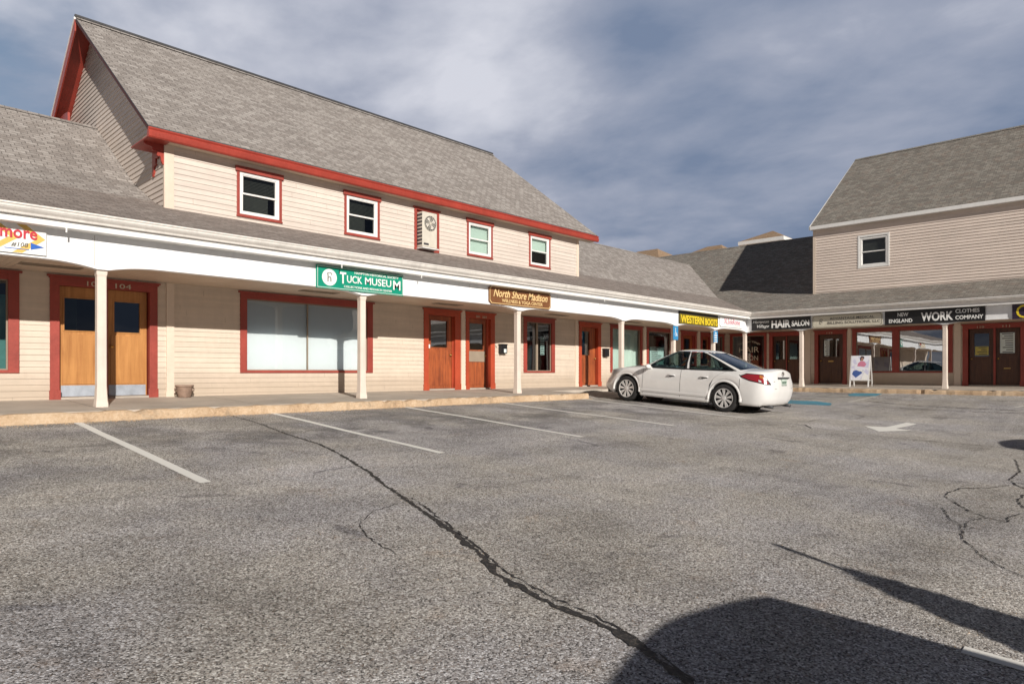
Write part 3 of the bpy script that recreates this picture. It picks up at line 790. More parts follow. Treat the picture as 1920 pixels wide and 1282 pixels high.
# windows and doors, left
w0 = shop_window(LB, LF, -0.2, 2.35, mull=((0.9, 0.03),), backing=None, glassm='shop_glass')
shop_window(LB, LF, 6.10, 9.37, mull=((7.66, 0.014),), backing='blind_white', cw=0.145, glassm='clear_glass', flat=True)
shop_window(LB, LF, 14.77, 16.23, mull=((15.42, 0.07),), cw=0.15)
shop_window(LB, LF, 19.24, 21.28, mull=(), backing='blind_green', cw=0.13, glassm='window_glass')
shop_window(LB, LF, 21.57, 23.46, mull=(), cw=0.13)
shop_window(LB, LF, 26.86, 27.86, mull=(), cw=0.12)
door_unit(LB, LF, 2.78, 4.50, [dict(s=(2.94, 3.60), g=(3.01, 3.49, 0.74, 1.31), glass='shop_glass'), dict(s=(3.68, 4.34), g=(3.79, 4.22, 0.74, 1.30), h=3.74)],
          numbers=(('105', 3.33, 0.24), ('104', 3.78, 0.26)), kick=True)
door_unit(LB, LF, 10.95, 12.22, [dict(s=(11.10, 11.98), g=(11.25, 11.83, 0.67, 1.38))], cl=0.15, cr=0.20, woodm='wood_red', fm='orange_trim')
door_unit(LB, LF, 12.42, 13.54, [dict(s=(12.55, 13.28), g=(12.64, 13.18, 0.64, 1.38), plate=(12.58, 13.22, 0.30, 0.60), wood='wood_red')], cl=0.11, cr=0.17,
          numbers=(('201  202', 12.78, 0.42),), num_h=0.06, fm='orange_trim')
door_unit(LB, LF, 17.47, 18.68, [dict(s=(17.62, 18.48), g=(17.70, 18.16, 0.58, 1.38), wood='wood_red')], cl=0.13, cr=0.17, fm='orange_trim')
door_unit(LB, LF, 24.10, 25.36, [dict(s=(24.28, 25.14), g=(24.44, 24.98, 0.6, 1.38), wood='wood_red')])
door_unit(LB, LF, 25.71, 26.72, [dict(s=(25.86, 26.55), g=(25.96, 26.44, 0.6, 1.38), wood='wood_red')])
# right
hw = shop_window(RB, RF, 11.80, 13.44, mull=(), cw=0.11)
door_unit(RB, RF, 10.28, 11.69, [dict(s=(10.42, 10.96), g=(10.50, 10.88, 0.55, 1.33), wood='wood_dark'), dict(s=(11.0, 11.54), g=(11.08, 11.46, 0.55, 1.33), wood='wood_dark')])
door_unit(RB, RF, 8.62, 9.84, [dict(s=(8.78, 9.68), g=(8.93, 9.53, 0.62, 1.33), wood='wood_dark', plate=(9.13, 9.33, 0.42, 0.47), platem='brass', glass='shop_glass')],
          numbers=(('112', -9.36, 0.22),), num_h=0.07)
shop_window(RB, RF, 5.10, 8.42, mull=((6.91, 0.26),), mw=0.2, cw=0.14, glassm='mirror_glass')
m_ = MB(); m_.box(6.79, 7.03, -0.03, 0.034, 0.03, 1.56, RF); m_.build('window_post', 'red_trim', RB, bevel=0.003)
door_unit(RB, RF, 2.98, 4.81, [dict(s=(3.20, 3.86), g=(3.33, 3.76, 0.64, 1.37), wood='wood_dark', plate=(3.45, 3.64, 0.12, 0.16), platem='brass', glass='shop_glass'),
          dict(s=(3.93, 4.62), g=(4.05, 4.48, 0.55, 1.35), wood='wood_dark')], cl=0.2, cr=0.16,
          numbers=(('110', -4.38, 0.2), ('111', -3.66, 0.2)), num_h=0.07)
shop_window(RB, RF, -0.6, 2.4, mull=((0.9, 0.2),), cw=0.14)

# things in the glass: notices (parts of their windows' shops, hung inside)
def notice(T, s0, s1, z0, z1, mat, label, d=-0.06, cat='notice', marks=True, g=None):
    m = MB(); m.box(s0, s1, d-0.004, d, z0, z1, T)
    o = m.build('paper_notice', mat); tag(o, label, cat, g)
    if marks:
        k = MB(); r_ = random.Random(int(abs(s0)*100)); n = max(3, int((z1-z0)/0.07))
        for i in range(n):
            za = z1-(i+0.7)*(z1-z0)/n
            k.box(s0+0.12*(s1-s0), s0+(s1-s0)*r_.uniform(0.5, 0.9), d+0.001, d+0.003, za, za+(z1-z0)/n*0.35, T)
        attach(k.build('print', 'dark_grey'), o)
    return o
notice(LF, 21.95, 22.95, 0.1, 0.98, 'paper', 'large white poster behind the glass of the shop window beside the blue parking signs', -0.09)
notice(LF, 15.66, 15.84, 0.55, 1.12, 'paper', 'white paper notices taped inside the narrow two-pane window', -0.09)
notice(RF, 3.34, 3.75, 0.66, 1.35, 'paper', 'large pale poster in the glass of the rightmost shop door', -0.09)
paint('yellow_paper', (0.55, 0.47, 0.12), 0.7, 0.1, 6)
notice(RF, 4.07, 4.46, 0.60, 0.90, 'yellow_paper', 'yellow notice in the glass of the double door under the dark signs', -0.09)
notice(RF, 9.30, 9.50, 0.66, 1.28, 'paper', 'narrow white sheet in the door beside the sandwich board', -0.09)
notice(LF, 11.13, 11.22, 0.64, 0.74, 'white_paint', 'small white card on the door left of the narrow cream pilaster', -0.06, marks=False)
# white draped figure-like curtain at the left edge of the two-pane window
m_ = MB(); pr = []
for i in range(15):
    z = 0.04+i*0.075; w_ = 0.20*max(0.06, (1-(z/1.05)**1.6)) + (0.05 if 0.72 < z < 1.0 else 0)
    pr.append([(14.93, YW+0.13, z), (14.93+w_*0.6, YW+0.10, z), (14.93+w_, YW+0.14, z), (14.93+w_*0.6, YW+0.2, z)])
m_.loft(pr, True, True, True)
tag(m_.build('curtain', 'blind_white', smooth=True), 'gathered white curtain at the left edge of the two-pane window', 'curtain')
# teal counter seen through the two-pane window and the first window
m_ = MB(); m_.box(15.0, 16.6, -1.6, -1.5, -0.4, 0.85, LF)
tag(m_.build('partition_screen', 'interior_teal'), 'dark green partition inside the two-pane window', 'partition')
m_ = MB(); m_.box(0.2, 2.3, -0.75, -0.7, -0.3, 1.35, LF)
tag(m_.build('partition_screen', 'interior_teal'), 'teal partition inside the leftmost shop window', 'partition')

# soffits
def soffit_mat():
    n = NT('soffit_board'); o = n.mp('Object', (1, 1, 1))
    sp = n.N.new('ShaderNodeSeparateXYZ'); n.link(o, sp.inputs[0])
    geo = None
    a = n.noise(o, 1.1, 4, 0.6)
    c = n.ramp(a, [(0.3, (0.54, 0.43, 0.335)), (0.7, (0.66, 0.545, 0.435))])
    n.col(c); n.rough(0.55); MATS['soffit_board'] = n.m
soffit_mat()
def soffit(parent, T, s0, s1):
    m = MB(); s = s0
    while s < s1-0.02:
        e = min(s+0.1, s1)
        m.face([T(s+0.008, 0, GZ), T(e, 0, GZ), T(e, YW-YB-0.13, GZ), T(s+0.008, YW-YB-0.13, GZ)])
        m.face([T(s, 0, GZ+0.012), T(s+0.008, 0, GZ), T(s+0.008, YW-YB-0.13, GZ), T(s, YW-YB-0.13, GZ+0.012)])
        s = e
    m.build('porch_ceiling', 'soffit_board', parent, fix=False)
soffit(LB, LF, XEND, YB+0.1+D); soffit(RB, RF, YEND, YW)
for s, T, P in ((2.2, LF, LB), (7.0, LF, LB), (10.6, LF, LB), (14.9, LF, LB), (18.9, LF, LB), (6.5, RF, RB), (10.8, RF, RB), (1.5, RF, RB)):
    m = MB(); m.box(s, s+0.85, 0.75, 1.0, GZ-0.012, GZ+0.004, T)
    for k in range(5): m.box(s+0.03, s+0.82, 0.79+k*0.04, 0.80+k*0.04, GZ-0.018, GZ-0.011, T)
    m.build('soffit_vent', 'vent', P)

# beams with shallow arches between the posts
LPX = [-6.5, -1.7, 3.1, 7.9, 12.65, 17.37, 20.5, 23.4, 26.12]
RPY = [11.9, 9.7, 5.0, 0.3, -4.4, -9.1, -13.8]
def beam(parent, T, posts, lo, hi):
    def zb(s):
        dm = min(abs(s-p) for p in posts)
        q = max(0.0, min(1.0, (dm-0.08)/0.75)); return 1.60+0.085*(1-(1-q)**2.2)
    m = MB(); ss = set([lo, hi]); s = lo
    while s < hi: ss.add(round(s, 3)); s += 0.25
    for p in posts:
        for q in (-0.9, -0.7, -0.5, -0.35, -0.25, -0.15, -0.08, 0, 0.08, 0.15, 0.25, 0.35, 0.5, 0.7, 0.9):
            if lo < p+q < hi: ss.add(round(p+q, 3))
    ss = sorted(ss); f0 = YW-YB; f1 = f0-0.14
    for a, b in zip(ss, ss[1:]):
        za, zc = zb(a), zb(b)
        m.face([T(a, f0, za), T(b, f0, zc), T(b, f0, 2.2), T(a, f0, 2.2)])
        m.face([T(a, f1, za), T(a, f1, 2.2), T(b, f1, 2.2), T(b, f1, zc)])
        m.face([T(a, f0, za), T(a, f1, za), T(b, f1, zc), T(b, f0, zc)])
        # narrow bead along the arch edge
        m.face([T(a, f0+0.008, za), T(b, f0+0.008, zc), T(b, f0+0.008, zc+0.035), T(a, f0+0.008, za+0.035)])
        m.face([T(a, f0, za+0.035), T(b, f0, zc+0.035), T(b, f0+0.008, zc+0.035), T(a, f0+0.008, za+0.035)])
        m.face([T(a, f0, za), T(b, f0, zc), T(b, f0+0.008, zc), T(a, f0+0.008, za)])
    m.cur = 1; jr = random.Random(3); s = lo+1.0
    while s < hi-0.5:
        m.face([T(s, f0+0.0015, zb(s)+0.04), T(s+0.005, f0+0.0015, zb(s)+0.04), T(s+0.005, f0+0.0015, 2.12), T(s, f0+0.0015, 2.12)])
        for dz in (0.12, 0.28, 0.42):
            for ds in (-0.03, 0.035): m.face([T(s+ds, f0+0.0015, 1.64+dz), T(s+ds+0.008, f0+0.0015, 1.64+dz), T(s+ds+0.008, f0+0.0015, 1.648+dz), T(s+ds, f0+0.0015, 1.648+dz)])
        s += jr.uniform(3.2, 4.4)
    m.cur = 0
    m.build('arcade_beam', ['beam_white', 'vent'], parent, fix=False)
beam(LB, LF, LPX, XEND, YB+D); beam(RB, RF, RPY, YEND, YB)

# posts
def post_mesh():
    m = MB(); zb = walkz(YP)-0.01
    prof = [(0.088, zb), (0.086, zb+0.06), (0.078, zb+0.12), (0.068, zb+0.34), (0.066, 1.50), (0.074, 1.53), (0.078, 1.57), (0.078, 1.64)]
    rings = []
    for w, z in prof:
        c = 0.012
        rings.append([(-w+c, -w, z), (w-c, -w, z), (w, -w+c, z), (w, w-c, z), (w-c, w, z), (-w+c, w, z), (-w, w-c, z), (-w, -w+c, z)])
    m.loft(rings, True, True, True); return m
pm = post_mesh().build('post', 'post_paint', LB)
pm.location = (LPX[0], YP+0.04, 0)
for x in LPX[1:]:
    c = pm.copy(); COL.objects.link(c); c.location = (x, YP+0.04, 0)
for y in RPY[1:]:
    c = pm.copy(); COL.objects.link(c); c.parent = RB; c.matrix_parent_inverse = Matrix.Translation(-Vector(WLOC[RB.name]))
    c.location = (YP+D+0.04, y, 0)

# gutters, trim and fascia swept round the inner corner
def sweep(name, prof, mat, smooth=False):
    """prof: list of (offset Y, z), closed"""
    for parent, side in ((LB, 0), (RB, 1)):
        m = MB(); rings = []
        if side == 0: rings = [[(XEND, o, z) for o, z in prof], [(o+D, o, z) for o, z in prof]]
        else: rings = [[(o+D, o, z) for o, z in prof], [(o+D, YEND, z) for o, z in prof]]
        m.loft(rings, True, True, True); m.build(name, mat, parent, fix=True)
sweep('gutter', [(11.60, 2.375), (11.50, 2.372), (11.50, 2.385), (11.468, 2.385), (11.462, 2.362), (11.478, 2.35), (11.482, 2.325), (11.50, 2.30), (11.535, 2.268), (11.545, 2.24), (11.60, 2.235)], 'gutter_white')
sweep('fascia', [(11.62, 2.375), (11.602, 2.37), (11.602, 2.18), (11.62, 2.18)], 'white_paint')
sweep('trim_board', [(11.85, 2.196), (11.598, 2.196), (11.598, 2.137), (11.85, 2.137)], 'white_paint')
m = MB()
for x in (-3.0, 2.55, 7.2, 9.2, 16.0):       # gutter hangers / small hooks on the trim
    m.box(x, x+0.02, 11.585, 11.6, 2.07, 2.19)
m.build('sign_hook', 'white_paint', LB)

# ------------------------------------------------------------------ roofs
def quad_uv(m, P, origin=None):
    """P: polygon lying in one plane whose level direction is given by its first edge; UV in metres"""
    P = [Vector(p) for p in P]; u = (P[1]-P[0]).normalized()
    n = (P[1]-P[0]).cross(P[2]-P[0]).normalized(); v = n.cross(u)
    o = P[0]
    m.face([tuple(p) for p in P], [((p-o).dot(u)+o.x, (p-o).dot(v)+o.y*0.37) for p in P])
KY, KZ = 14.35, 3.40
def porch_roof():
    m = MB()
    g0, gz_ = 11.515, 2.392
    quad_uv(m, [(XEND, g0, gz_), (g0+D, g0, gz_), (YW+D, YW, 3.167), (XEND, YW, 3.167)])
    # strip above the wall line, left of and right of the tall block
    quad_uv(m, [(XEND, YW, 3.167), (4.66, YW, 3.167), (4.66, KY, KZ), (XEND, KY, KZ)])
    quad_uv(m, [(17.43, YW, 3.167), (YW+D, YW, 3.167), (KY+D, KY, KZ), (17.43, KY, KZ)])
    m.build('porch_roof', 'shingle_low', LB, fix=False)
    m = MB()
    quad_uv(m, [(g0+D, YEND, gz_), (g0+D, g0, gz_), (YW+D, YW, 3.167), (YW+D, YEND, 3.167)])
    quad_uv(m, [(YW+D, 9.86, 3.167), (YW+D, YW, 3.167), (KY+D, KY, KZ), (KY+D, 9.86, KZ)])
    m.build('porch_roof', 'shingle_right', RB, fix=False)
porch_roof()
RXR, RZR = 34.9, 6.87
def wing_roofs():
    m = MB(); RYL, RZL = 18.24, 5.85
    # left stretch flares out in two pitches
    quad_uv(m, [(XEND, KY, KZ), (4.66, KY, KZ), (4.66, 15.56, 4.01), (XEND, 15.56, 4.01)])
    quad_uv(m, [(XEND, 15.56, 4.01), (4.66, 15.56, 4.01), (4.66, RYL, RZL), (XEND, RYL, RZL)])
    quad_uv(m, [(4.66, RYL, RZL), (XEND, RYL, RZL), (XEND, 23.0, 3.0), (4.66, 23.0, 3.0)])
    # ridge cap
    for a, b in ((XEND, 4.66),):
        quad_uv(m, [(a, RYL-0.13, RZL-0.07), (b, RYL-0.13, RZL-0.07), (b, RYL, RZL+0.02), (a, RYL, RZL+0.02)])
        quad_uv(m, [(b, RYL+0.13, RZL-0.06), (a, RYL+0.13, RZL-0.06), (a, RYL, RZL+0.02), (b, RYL, RZL+0.02)])
    m.build('wing_roof', 'shingle_main', LB, fix=False); m = MB()
    # stretch to the valley
    xv = 28.57+(RZL-3.38)/0.551
    quad_uv(m, [(17.43, KY, KZ), (KY+D, KY, KZ), (xv, RYL, RZL), (17.43, RYL, RZL)])
    quad_uv(m, [(17.43, RYL-0.13, RZL-0.07), (xv-0.2, RYL-0.13, RZL-0.07), (xv, RYL, RZL+0.02), (17.43, RYL, RZL+0.02)])
    quad_uv(m, [(xv, RYL, RZL), (17.43, RYL, RZL), (17.43, 23.0, 3.0), (xv, 23.0, 3.0)])
    m.build('wing_roof', 'shingle_main', LB, fix=False)
    m = MB(); zk = KZ
    quad_uv(m, [(KY+D, KY, zk), (KY+D, 9.86, zk), (RXR, 9.86, RZR), (RXR, 18.24, RZR), (xv, 18.24, RZL)])
    quad_uv(m, [(xv, 27.0, RZL), (xv, 18.24, RZL), (RXR, 18.24, RZR), (RXR, 27.0, RZR)])
    quad_uv(m, [(RXR, 27, RZR), (RXR, 9.86, RZR), (RXR+6.5, 9.86, 3.2), (RXR+6.5, 27, 3.2)])
    quad_uv(m, [(RXR-0.13, 9.9, RZR-0.06), (RXR-0.13, 27, RZR-0.06), (RXR, 27, RZR+0.02), (RXR, 9.9, RZR+0.02)])
    m.build('wing_roof', 'shingle_right', RB, fix=False)
    # closing walls behind
    m = MB(); m.box(XEND, 26.0, 22.9, 23.0, -0.7, 3.1); m.box(XEND-0.1, XEND, YW, 23, -0.7, 3.1); m.build('rear_wall', 'siding', LB)
    m = MB(); m.box(RXR+6.3, RXR+6.4, YEND, 27, -0.7, 3.3); m.box(YW+D, RXR+6.4, YEND-0.1, YEND, -0.7, 3.1); m.box(28.5, RXR+6.3, 26.9, 27.0, -0.7, 3.3); m.build('rear_wall', 'siding', RB)
wing_roofs()

# upper block of the left building
BX0, BX1, BYR, BZR = 4.644, 17.443, 18.4, 8.40
EY, EZ = 13.40, 4.575           # eave edge (top of shingles)
PIT = (BZR-EZ)/(BYR-EY)
RX0, RX1 = 4.25, 18.10
def block_left():
    ups = [(6.03,7.02), (8.58,9.57), (12.47,13.46), (15.02,16.01)]
    op = [(a+0.03, b-0.03, 3.27, 4.27) for a, b in ups]+[(10.67, 11.43, 3.2, 4.25)]
    m = MB(); lap_wall(m, LF, 3.0, 4.46, lambda z: (BX0+0.1, BX1), op, exp=0.108, joints=True)
    m.build('upper_wall', ['siding_upper', 'vent'], LB, fix=False)
    # gable walls
    def roofy(z): return EY+(z-(EZ-0.07))/PIT
    def span(z):
        a = YW if z < 4.60 else max(YW, roofy(z)); b = 2*BYR-roofy(z) if z > 4.6 else 2*BYR-YW
        return (a, max(a, b))
    m = MB(); GT = lambda s, d, z: (BX0-d, s, z)
    lap_wall(m, GT, 2.9, BZR-0.09, span, exp=0.108, butt=0.016); m.build('gable_wall', 'siding_upper', LB, fix=False)
    m = MB(); GT2 = lambda s, d, z: (BX1+d, s, z)
    lap_wall(m, GT2, 2.9, BZR-0.09, span, exp=0.108); m.build('gable_wall', 'siding_upper', LB, fix=False)
    m = MB(); m.box(BX0, BX1, 2*BYR-YW-0.05, 2*BYR-YW, 2.9, 4.7); m.build('rear_wall', 'siding_upper', LB)
    m = MB(); m.box(4.622, 4.80, YW-0.022, YW+0.06, 3.02, 4.47); m.build('corner_board', 'cream_trim', LB, bevel=0.004)
    m = MB(); m.box(BX1-0.09, BX1+0.018, YW-0.022, YW+0.05, 3.05, 4.47); m.build('corner_board', 'cream_trim', LB, bevel=0.004)
    # roof slabs
    m = MB(); t = 0.045
    quad_uv(m, [(RX0, EY, EZ), (RX1, EY, EZ), (RX1, BYR, BZR), (RX0, BYR, BZR)])
    quad_uv(m, [(RX1, BYR, BZR), (RX0, BYR, BZR), (RX0, 2*BYR-EY, EZ), (RX1, 2*BYR-EY, EZ)])
    m.cur = 1
    m.face([(RX0, EY, EZ), (RX0, BYR, BZR), (RX0, BYR, BZR-t), (RX0, EY, EZ-t)])
    m.face([(RX0, 2*BYR-EY, EZ), (RX0, BYR, BZR), (RX0, BYR, BZR-t), (RX0, 2*BYR-EY, EZ-t)])
    m.face([(RX1, EY, EZ), (RX1, BYR, BZR), (RX1, BYR, BZR-t), (RX1, EY, EZ-t)])
    m.face([(RX0, EY, EZ), (RX1, EY, EZ), (RX1, EY, EZ-t), (RX0, EY, EZ-t)])
    m.cur = 0
    for s in (-1, 1):
        quad_uv(m, [(RX0, BYR+s*0.14, BZR-0.075), (RX1, BYR+s*0.14, BZR-0.075), (RX1, BYR, BZR+0.028), (RX0, BYR, BZR+0.028)])
    mr_ = m.build('main_roof', ['shingle_main', 'dark_grey'], LB, fix=False)
    m = MB(); m.box(RX0-0.02, RX1, BYR-0.035, BYR+0.035, BZR+0.018, BZR+0.065); attach(m.build('ridge_vent', 'dark_grey'), mr_)
    # red soffit under the rake overhangs (wall to rake edge), both slopes and both ends
    t2 = 0.05
    for xa, xb in ((RX0+0.01, BX0+0.02), (BX1-0.02, RX1-0.01)):
        for sg in (-1, 1):
            m = MB()
            y0 = BYR+sg*(BYR-EY); P = [(xa, y0, EZ-t2), (xb, y0, EZ-t2), (xb, BYR, BZR-t2), (xa, BYR, BZR-t2)]
            m.face(P); m.build('rake_soffit', 'red_eave', LB, fix=False)
    # rake boards: broad at the back slope, a thin one in front
    def rake(x, sg, w, th, dz=0.046, mt='red_eave'):
        m = MB()
        y0 = BYR+sg*(BYR-EY)
        prof = [(y0, EZ-dz), (BYR, BZR-dz), (BYR, BZR-dz-w*1.25), (y0, EZ-dz-w*1.25)]
        m.prism(prof, lambda p, tt: (x+tt, p[0], p[1]), 0, th); m.build('rake_board', mt, LB)
    rake(RX0-0.02, 1, 0.22, 0.03); rake(RX0-0.012, -1, 0.035, 0.02, 0.046, 'dark_red'); rake(RX1-0.02, -1, 0.1, 0.03)
    m = MB(); y0 = 2*BYR-EY
    m.prism([(y0, EZ+0.005), (BYR, BZR+0.01), (BYR, BZR-0.045), (y0, EZ-0.045)], lambda p, tt: (RX0-0.035+tt, p[0], p[1]), 0, 0.05)
    m.build('drip_edge', 'white_paint', LB)
    # eave: stepped red crown, gutter and soffit
    m = MB()
    prof = [(EY+0.03, EZ-0.05), (EY-0.045, EZ-0.035), (EY-0.055, EZ-0.06), (EY-0.035, EZ-0.085), (EY-0.04, EZ-0.105), (EY-0.065, EZ-0.115),
            (EY-0.06, EZ-0.15), (EY-0.05, EZ-0.20), (EY-0.03, EZ-0.225), (EY+0.05, EZ-0.215)]
    m.prism(prof, lambda p, tt: (tt, p[0], p[1]), RX0-0.01, RX1+0.01)
    m.build('eave_moulding', 'red_eave', LB)
    m = MB(); m.box(RX0, RX1, EY+0.05, YW+0.01, EZ-0.20, EZ-0.17); m.build('eave_soffit', 'soffit', LB)
    # boxed returns at the gable ends
    m = MB(); m.box(RX0-0.012, BX0, EY+0.0, 14.35, EZ-0.215, EZ-0.19); m.build('eave_return', 'red_eave', LB)
    # fretwork brackets
    def bracket(org, dirv, sz, th=0.05):
        pts = [(0, 0)]
        n = 16
        for i in range(n+1):
            a = i/n; r = sz*(1.0-0.42*math.sin(a*math.pi)); w = 0.09*sz*math.sin(a*math.pi*7)
            pts.append(((r+w)*math.cos(a*math.pi/2), -(r+w)*math.sin(a*math.pi/2)))
        mm = MB()
        mm.prism(pts, lambda p, tt: (org[0]+dirv[0]*p[0]+dirv[1]*tt, org[1]+dirv[1]*p[0]+dirv[0]*tt, org[2]+p[1]), -th/2, th/2)
        return mm
    bracket((BX0, YW+0.03, EZ-0.215), (-1, 0), 0.37).build('fret_bracket', 'red_eave', LB)
    bracket((BX0-0.02, 14.3, EZ-0.21), (0, -1), 0.5, 0.04).build('fret_bracket', 'red_eave', LB)
    # the scalloped arch low on the back rake
    m = MB(); pts = []
    for i in range(17):
        a = i/16; y = 19.55+a*1.35; z = 6.2+0.42*math.sin(a*math.pi*0.55)+0.0
        pts.append((y, z+0.30-a*0.55))
    low = []
    for i in range(17):
        a = 1-i/16; y = 19.55+a*1.35; z = 5.95+0.30*math.sin(a*math.pi*0.55)-0.07*abs(math.sin(a*math.pi*4))
        low.append((y, z+0.20-a*0.55))
    m.prism(pts+low, lambda p, tt: (BX0-0.30+tt, p[0], p[1]), 0, 0.05)
    m.build('fret_arch', 'red_eave', LB)
    # double-hung windows
    for i, (a, b) in enumerate(ups):
        upper_window(LB, LF, a, b, 3.24, 4.275, 'red_trim', 0.06, 'blind_green' if i >= 2 else None, i)
    # frame round the condenser
    m = MB(); frame_boxes(m, LF, 10.64, 11.46, 3.16, 4.27, 0.07, -0.05, 0.03); m.box(10.6, 11.5, 0, 0.05, 4.235, 4.275, LF)
    m.face([LF(10.7, -0.045, 3.2), LF(11.4, -0.045, 3.2), LF(11.4, -0.045, 4.22), LF(10.7, -0.045, 4.22)])
    m.build('window_surround', 'red_trim', LB)
def upper_window(parent, T, a, b, z0, z1, casem, cw, blind, i):
    m = MB(); frame_boxes(m, T, a, b, z0, z1, cw, -0.06, 0.028)
    if casem == 'red_trim': m.box(a-0.03, b+0.03, 0.0, 0.055, z1-0.10, z1+0.01, T); m.box(a-0.01, b+0.01, 0, 0.045, z0-0.005, z0+0.03, T)
    f = m.build('window', casem, parent, bevel=0.004)
    s = MB(); c, e, g, h = a+cw, b-cw, z0+cw, z1-max(cw, 0.10); mid = (g+h)/2
    frame_boxes(s, T, c, e, g, h, 0.055, -0.05, 0.018)
    frame_boxes(s, T, c+0.05, e-0.05, mid-0.02, h-0.045, 0.03, -0.035, 0.004); frame_boxes(s, T, c+0.05, e-0.05, g+0.045, mid+0.02, 0.03, -0.048, -0.008)
    attach(s.build('sash', 'white_paint', bevel=0.003), f)
    p = MB(); p.face([T(c+0.06, -0.03, mid), T(e-0.06, -0.03, mid), T(e-0.06, -0.03, h-0.06), T(c+0.06, -0.03, h-0.06)])
    p.face([T(c+0.06, -0.044, g+0.06), T(e-0.06, -0.044, g+0.06), T(e-0.06, -0.044, mid), T(c+0.06, -0.044, mid)])
    attach(p.build('pane', 'window_glass', fix=False), f)
    k = MB()
    if blind: k.face([T(c, -0.10, g+(0.0 if i == 2 else 0.42)), T(e, -0.10, g+(0.0 if i == 2 else 0.42)), T(e, -0.10, h), T(c, -0.10, h)])
    else:
        zz = mid+0.02
        while zz < h: k.face([T(c, -0.09, zz), T(e, -0.09, zz), T(e, -0.105, zz+0.012), T(c, -0.105, zz+0.012)]); zz += 0.03
    attach(k.build('blind', blind or 'interior_grey', fix=False), f)
    r_ = MB(); r_.box(a+0.02, b-0.02, -0.6, -0.595, z0, z1, T)
    attach(r_.build('interior', 'interior_grey'), f)
block_left()

# upper block of the right building
def block_right():
    X0 = YW+D; Y1 = 9.88; XR, ZR = 33.45, 9.87; EX, EZr = X0-0.2, 5.86
    pit = (ZR-EZr)/(XR-EX)
    op = [(7.16, 8.17, 4.06, 5.22)]
    m = MB(); lap_wall(m, RF, 3.0, 5.74, lambda z: (YEND, Y1-0.06), op, exp=0.105, butt=0.025); m.build('upper_wall', 'siding_vinyl', RB, fix=False)
    m = MB(); GT = lambda s, d, z: (s, Y1+d, z)
    def span(z):
        xr = EX+(z-EZr+0.05)/pit; a = max(X0, xr) if z > 5.7 else X0; return (a, max(a, 2*XR-a))
    lap_wall(m, GT, 3.0, ZR-0.06, span, exp=0.105); m.build('gable_wall', 'siding_vinyl', RB, fix=False)
    m = MB(); m.box(X0-0.02, X0+0.08, Y1-0.10, Y1+0.02, 3.05, 5.75); m.build('corner_board', 'cream_trim', RB, bevel=0.004)
    m = MB(); yr = Y1+0.07
    quad_uv(m, [(EX, YEND, EZr), (EX, yr, EZr), (XR, yr, ZR), (XR, YEND, ZR)])
    quad_uv(m, [(2*XR-EX, YEND, EZr), (2*XR-EX, yr, EZr), (XR, yr, ZR), (XR, YEND, ZR)])
    m.face([(EX, yr, EZr-0.04), (EX, YEND, EZr-0.04), (XR, YEND, ZR-0.05), (XR, yr, ZR-0.05)])
    for s in (-1, 1): quad_uv(m, [(XR+s*0.14, YEND, ZR-0.07), (XR+s*0.14, yr, ZR-0.07), (XR, yr, ZR+0.03), (XR, YEND, ZR+0.03)])
    m.build('main_roof', 'shingle_right', RB, fix=False)
    m = MB(); m.box(EX-0.03, EX+0.0, YEND, yr+0.02, EZr-0.14, EZr-0.005); m.box(EX, X0+0.02, YEND, yr, EZr-0.135, EZr-0.12)
    prof = [(EX-0.03, EZr-0.14), (EX-0.03, EZr-0.005), (XR, ZR-0.01), (XR, ZR-0.15)]
    m.prism(prof, lambda p, t: (p[0], yr+t, p[1]), 0.0, 0.03)
    m.build('eave_board', 'white_paint', RB)
    upper_window(RB, RF, 7.11, 8.22, 4.01, 5.27, 'white_paint', 0.075, None, 0)
block_right()

# ------------------------------------------------------------------ wall things: mailboxes, condenser, signs
def mailbox(s, label, door_card):
    t = thing('mailbox', label, 'mailbox', (s+0.12, YW-0.1, 0.55), 'mailboxes beside the doors')
    m = MB(); m.box(s, s+0.25, 0.014, 0.13, 0.55, 0.80, LF); m.box(s-0.01, s+0.26, 0.014, 0.15, 0.80, 0.825, LF); m.box(s+0.02, s+0.23, 0.13, 0.14, 0.74, 0.79, LF)
    m.build('box', 'black_paint', t, bevel=0.006)
    m = MB(); m.tube([LF(s+0.04, 0.06, 0.56), LF(s+0.04, 0.09, 0.52), LF(s+0.04, 0.13, 0.525)], 0.006, 6); m.tube([LF(s+0.21, 0.06, 0.56), LF(s+0.21, 0.09, 0.52), LF(s+0.21, 0.13, 0.525)], 0.006, 6)
    m.build('hook', 'black_paint', t)
    if door_card:
        m = MB(); m.box(s+0.10, s+0.2, 0.141, 0.144, 0.575, 0.68, LF); m.build('card', 'paper', t)
mailbox(13.70, 'black wall mailbox with a white card, beside the door with the dark rail panel', True)
mailbox(18.77, 'plain black wall mailbox just above the parked car, right of its door', False)
m = MB(); m.lathe([(0.0, 0), (0.028, 0.0), (0.024, 0.04), (0.0, 0.045)], (0, 0, 0), 'z', 10); m.v = [LF(13.60+p[0], 0.014+p[2], 0.76+p[1]) for p in m.v]
tag(m.build('door_bell', 'ac_beige', smooth=True), 'small round beige bell button left of the black mailbox with the white card', 'bell')

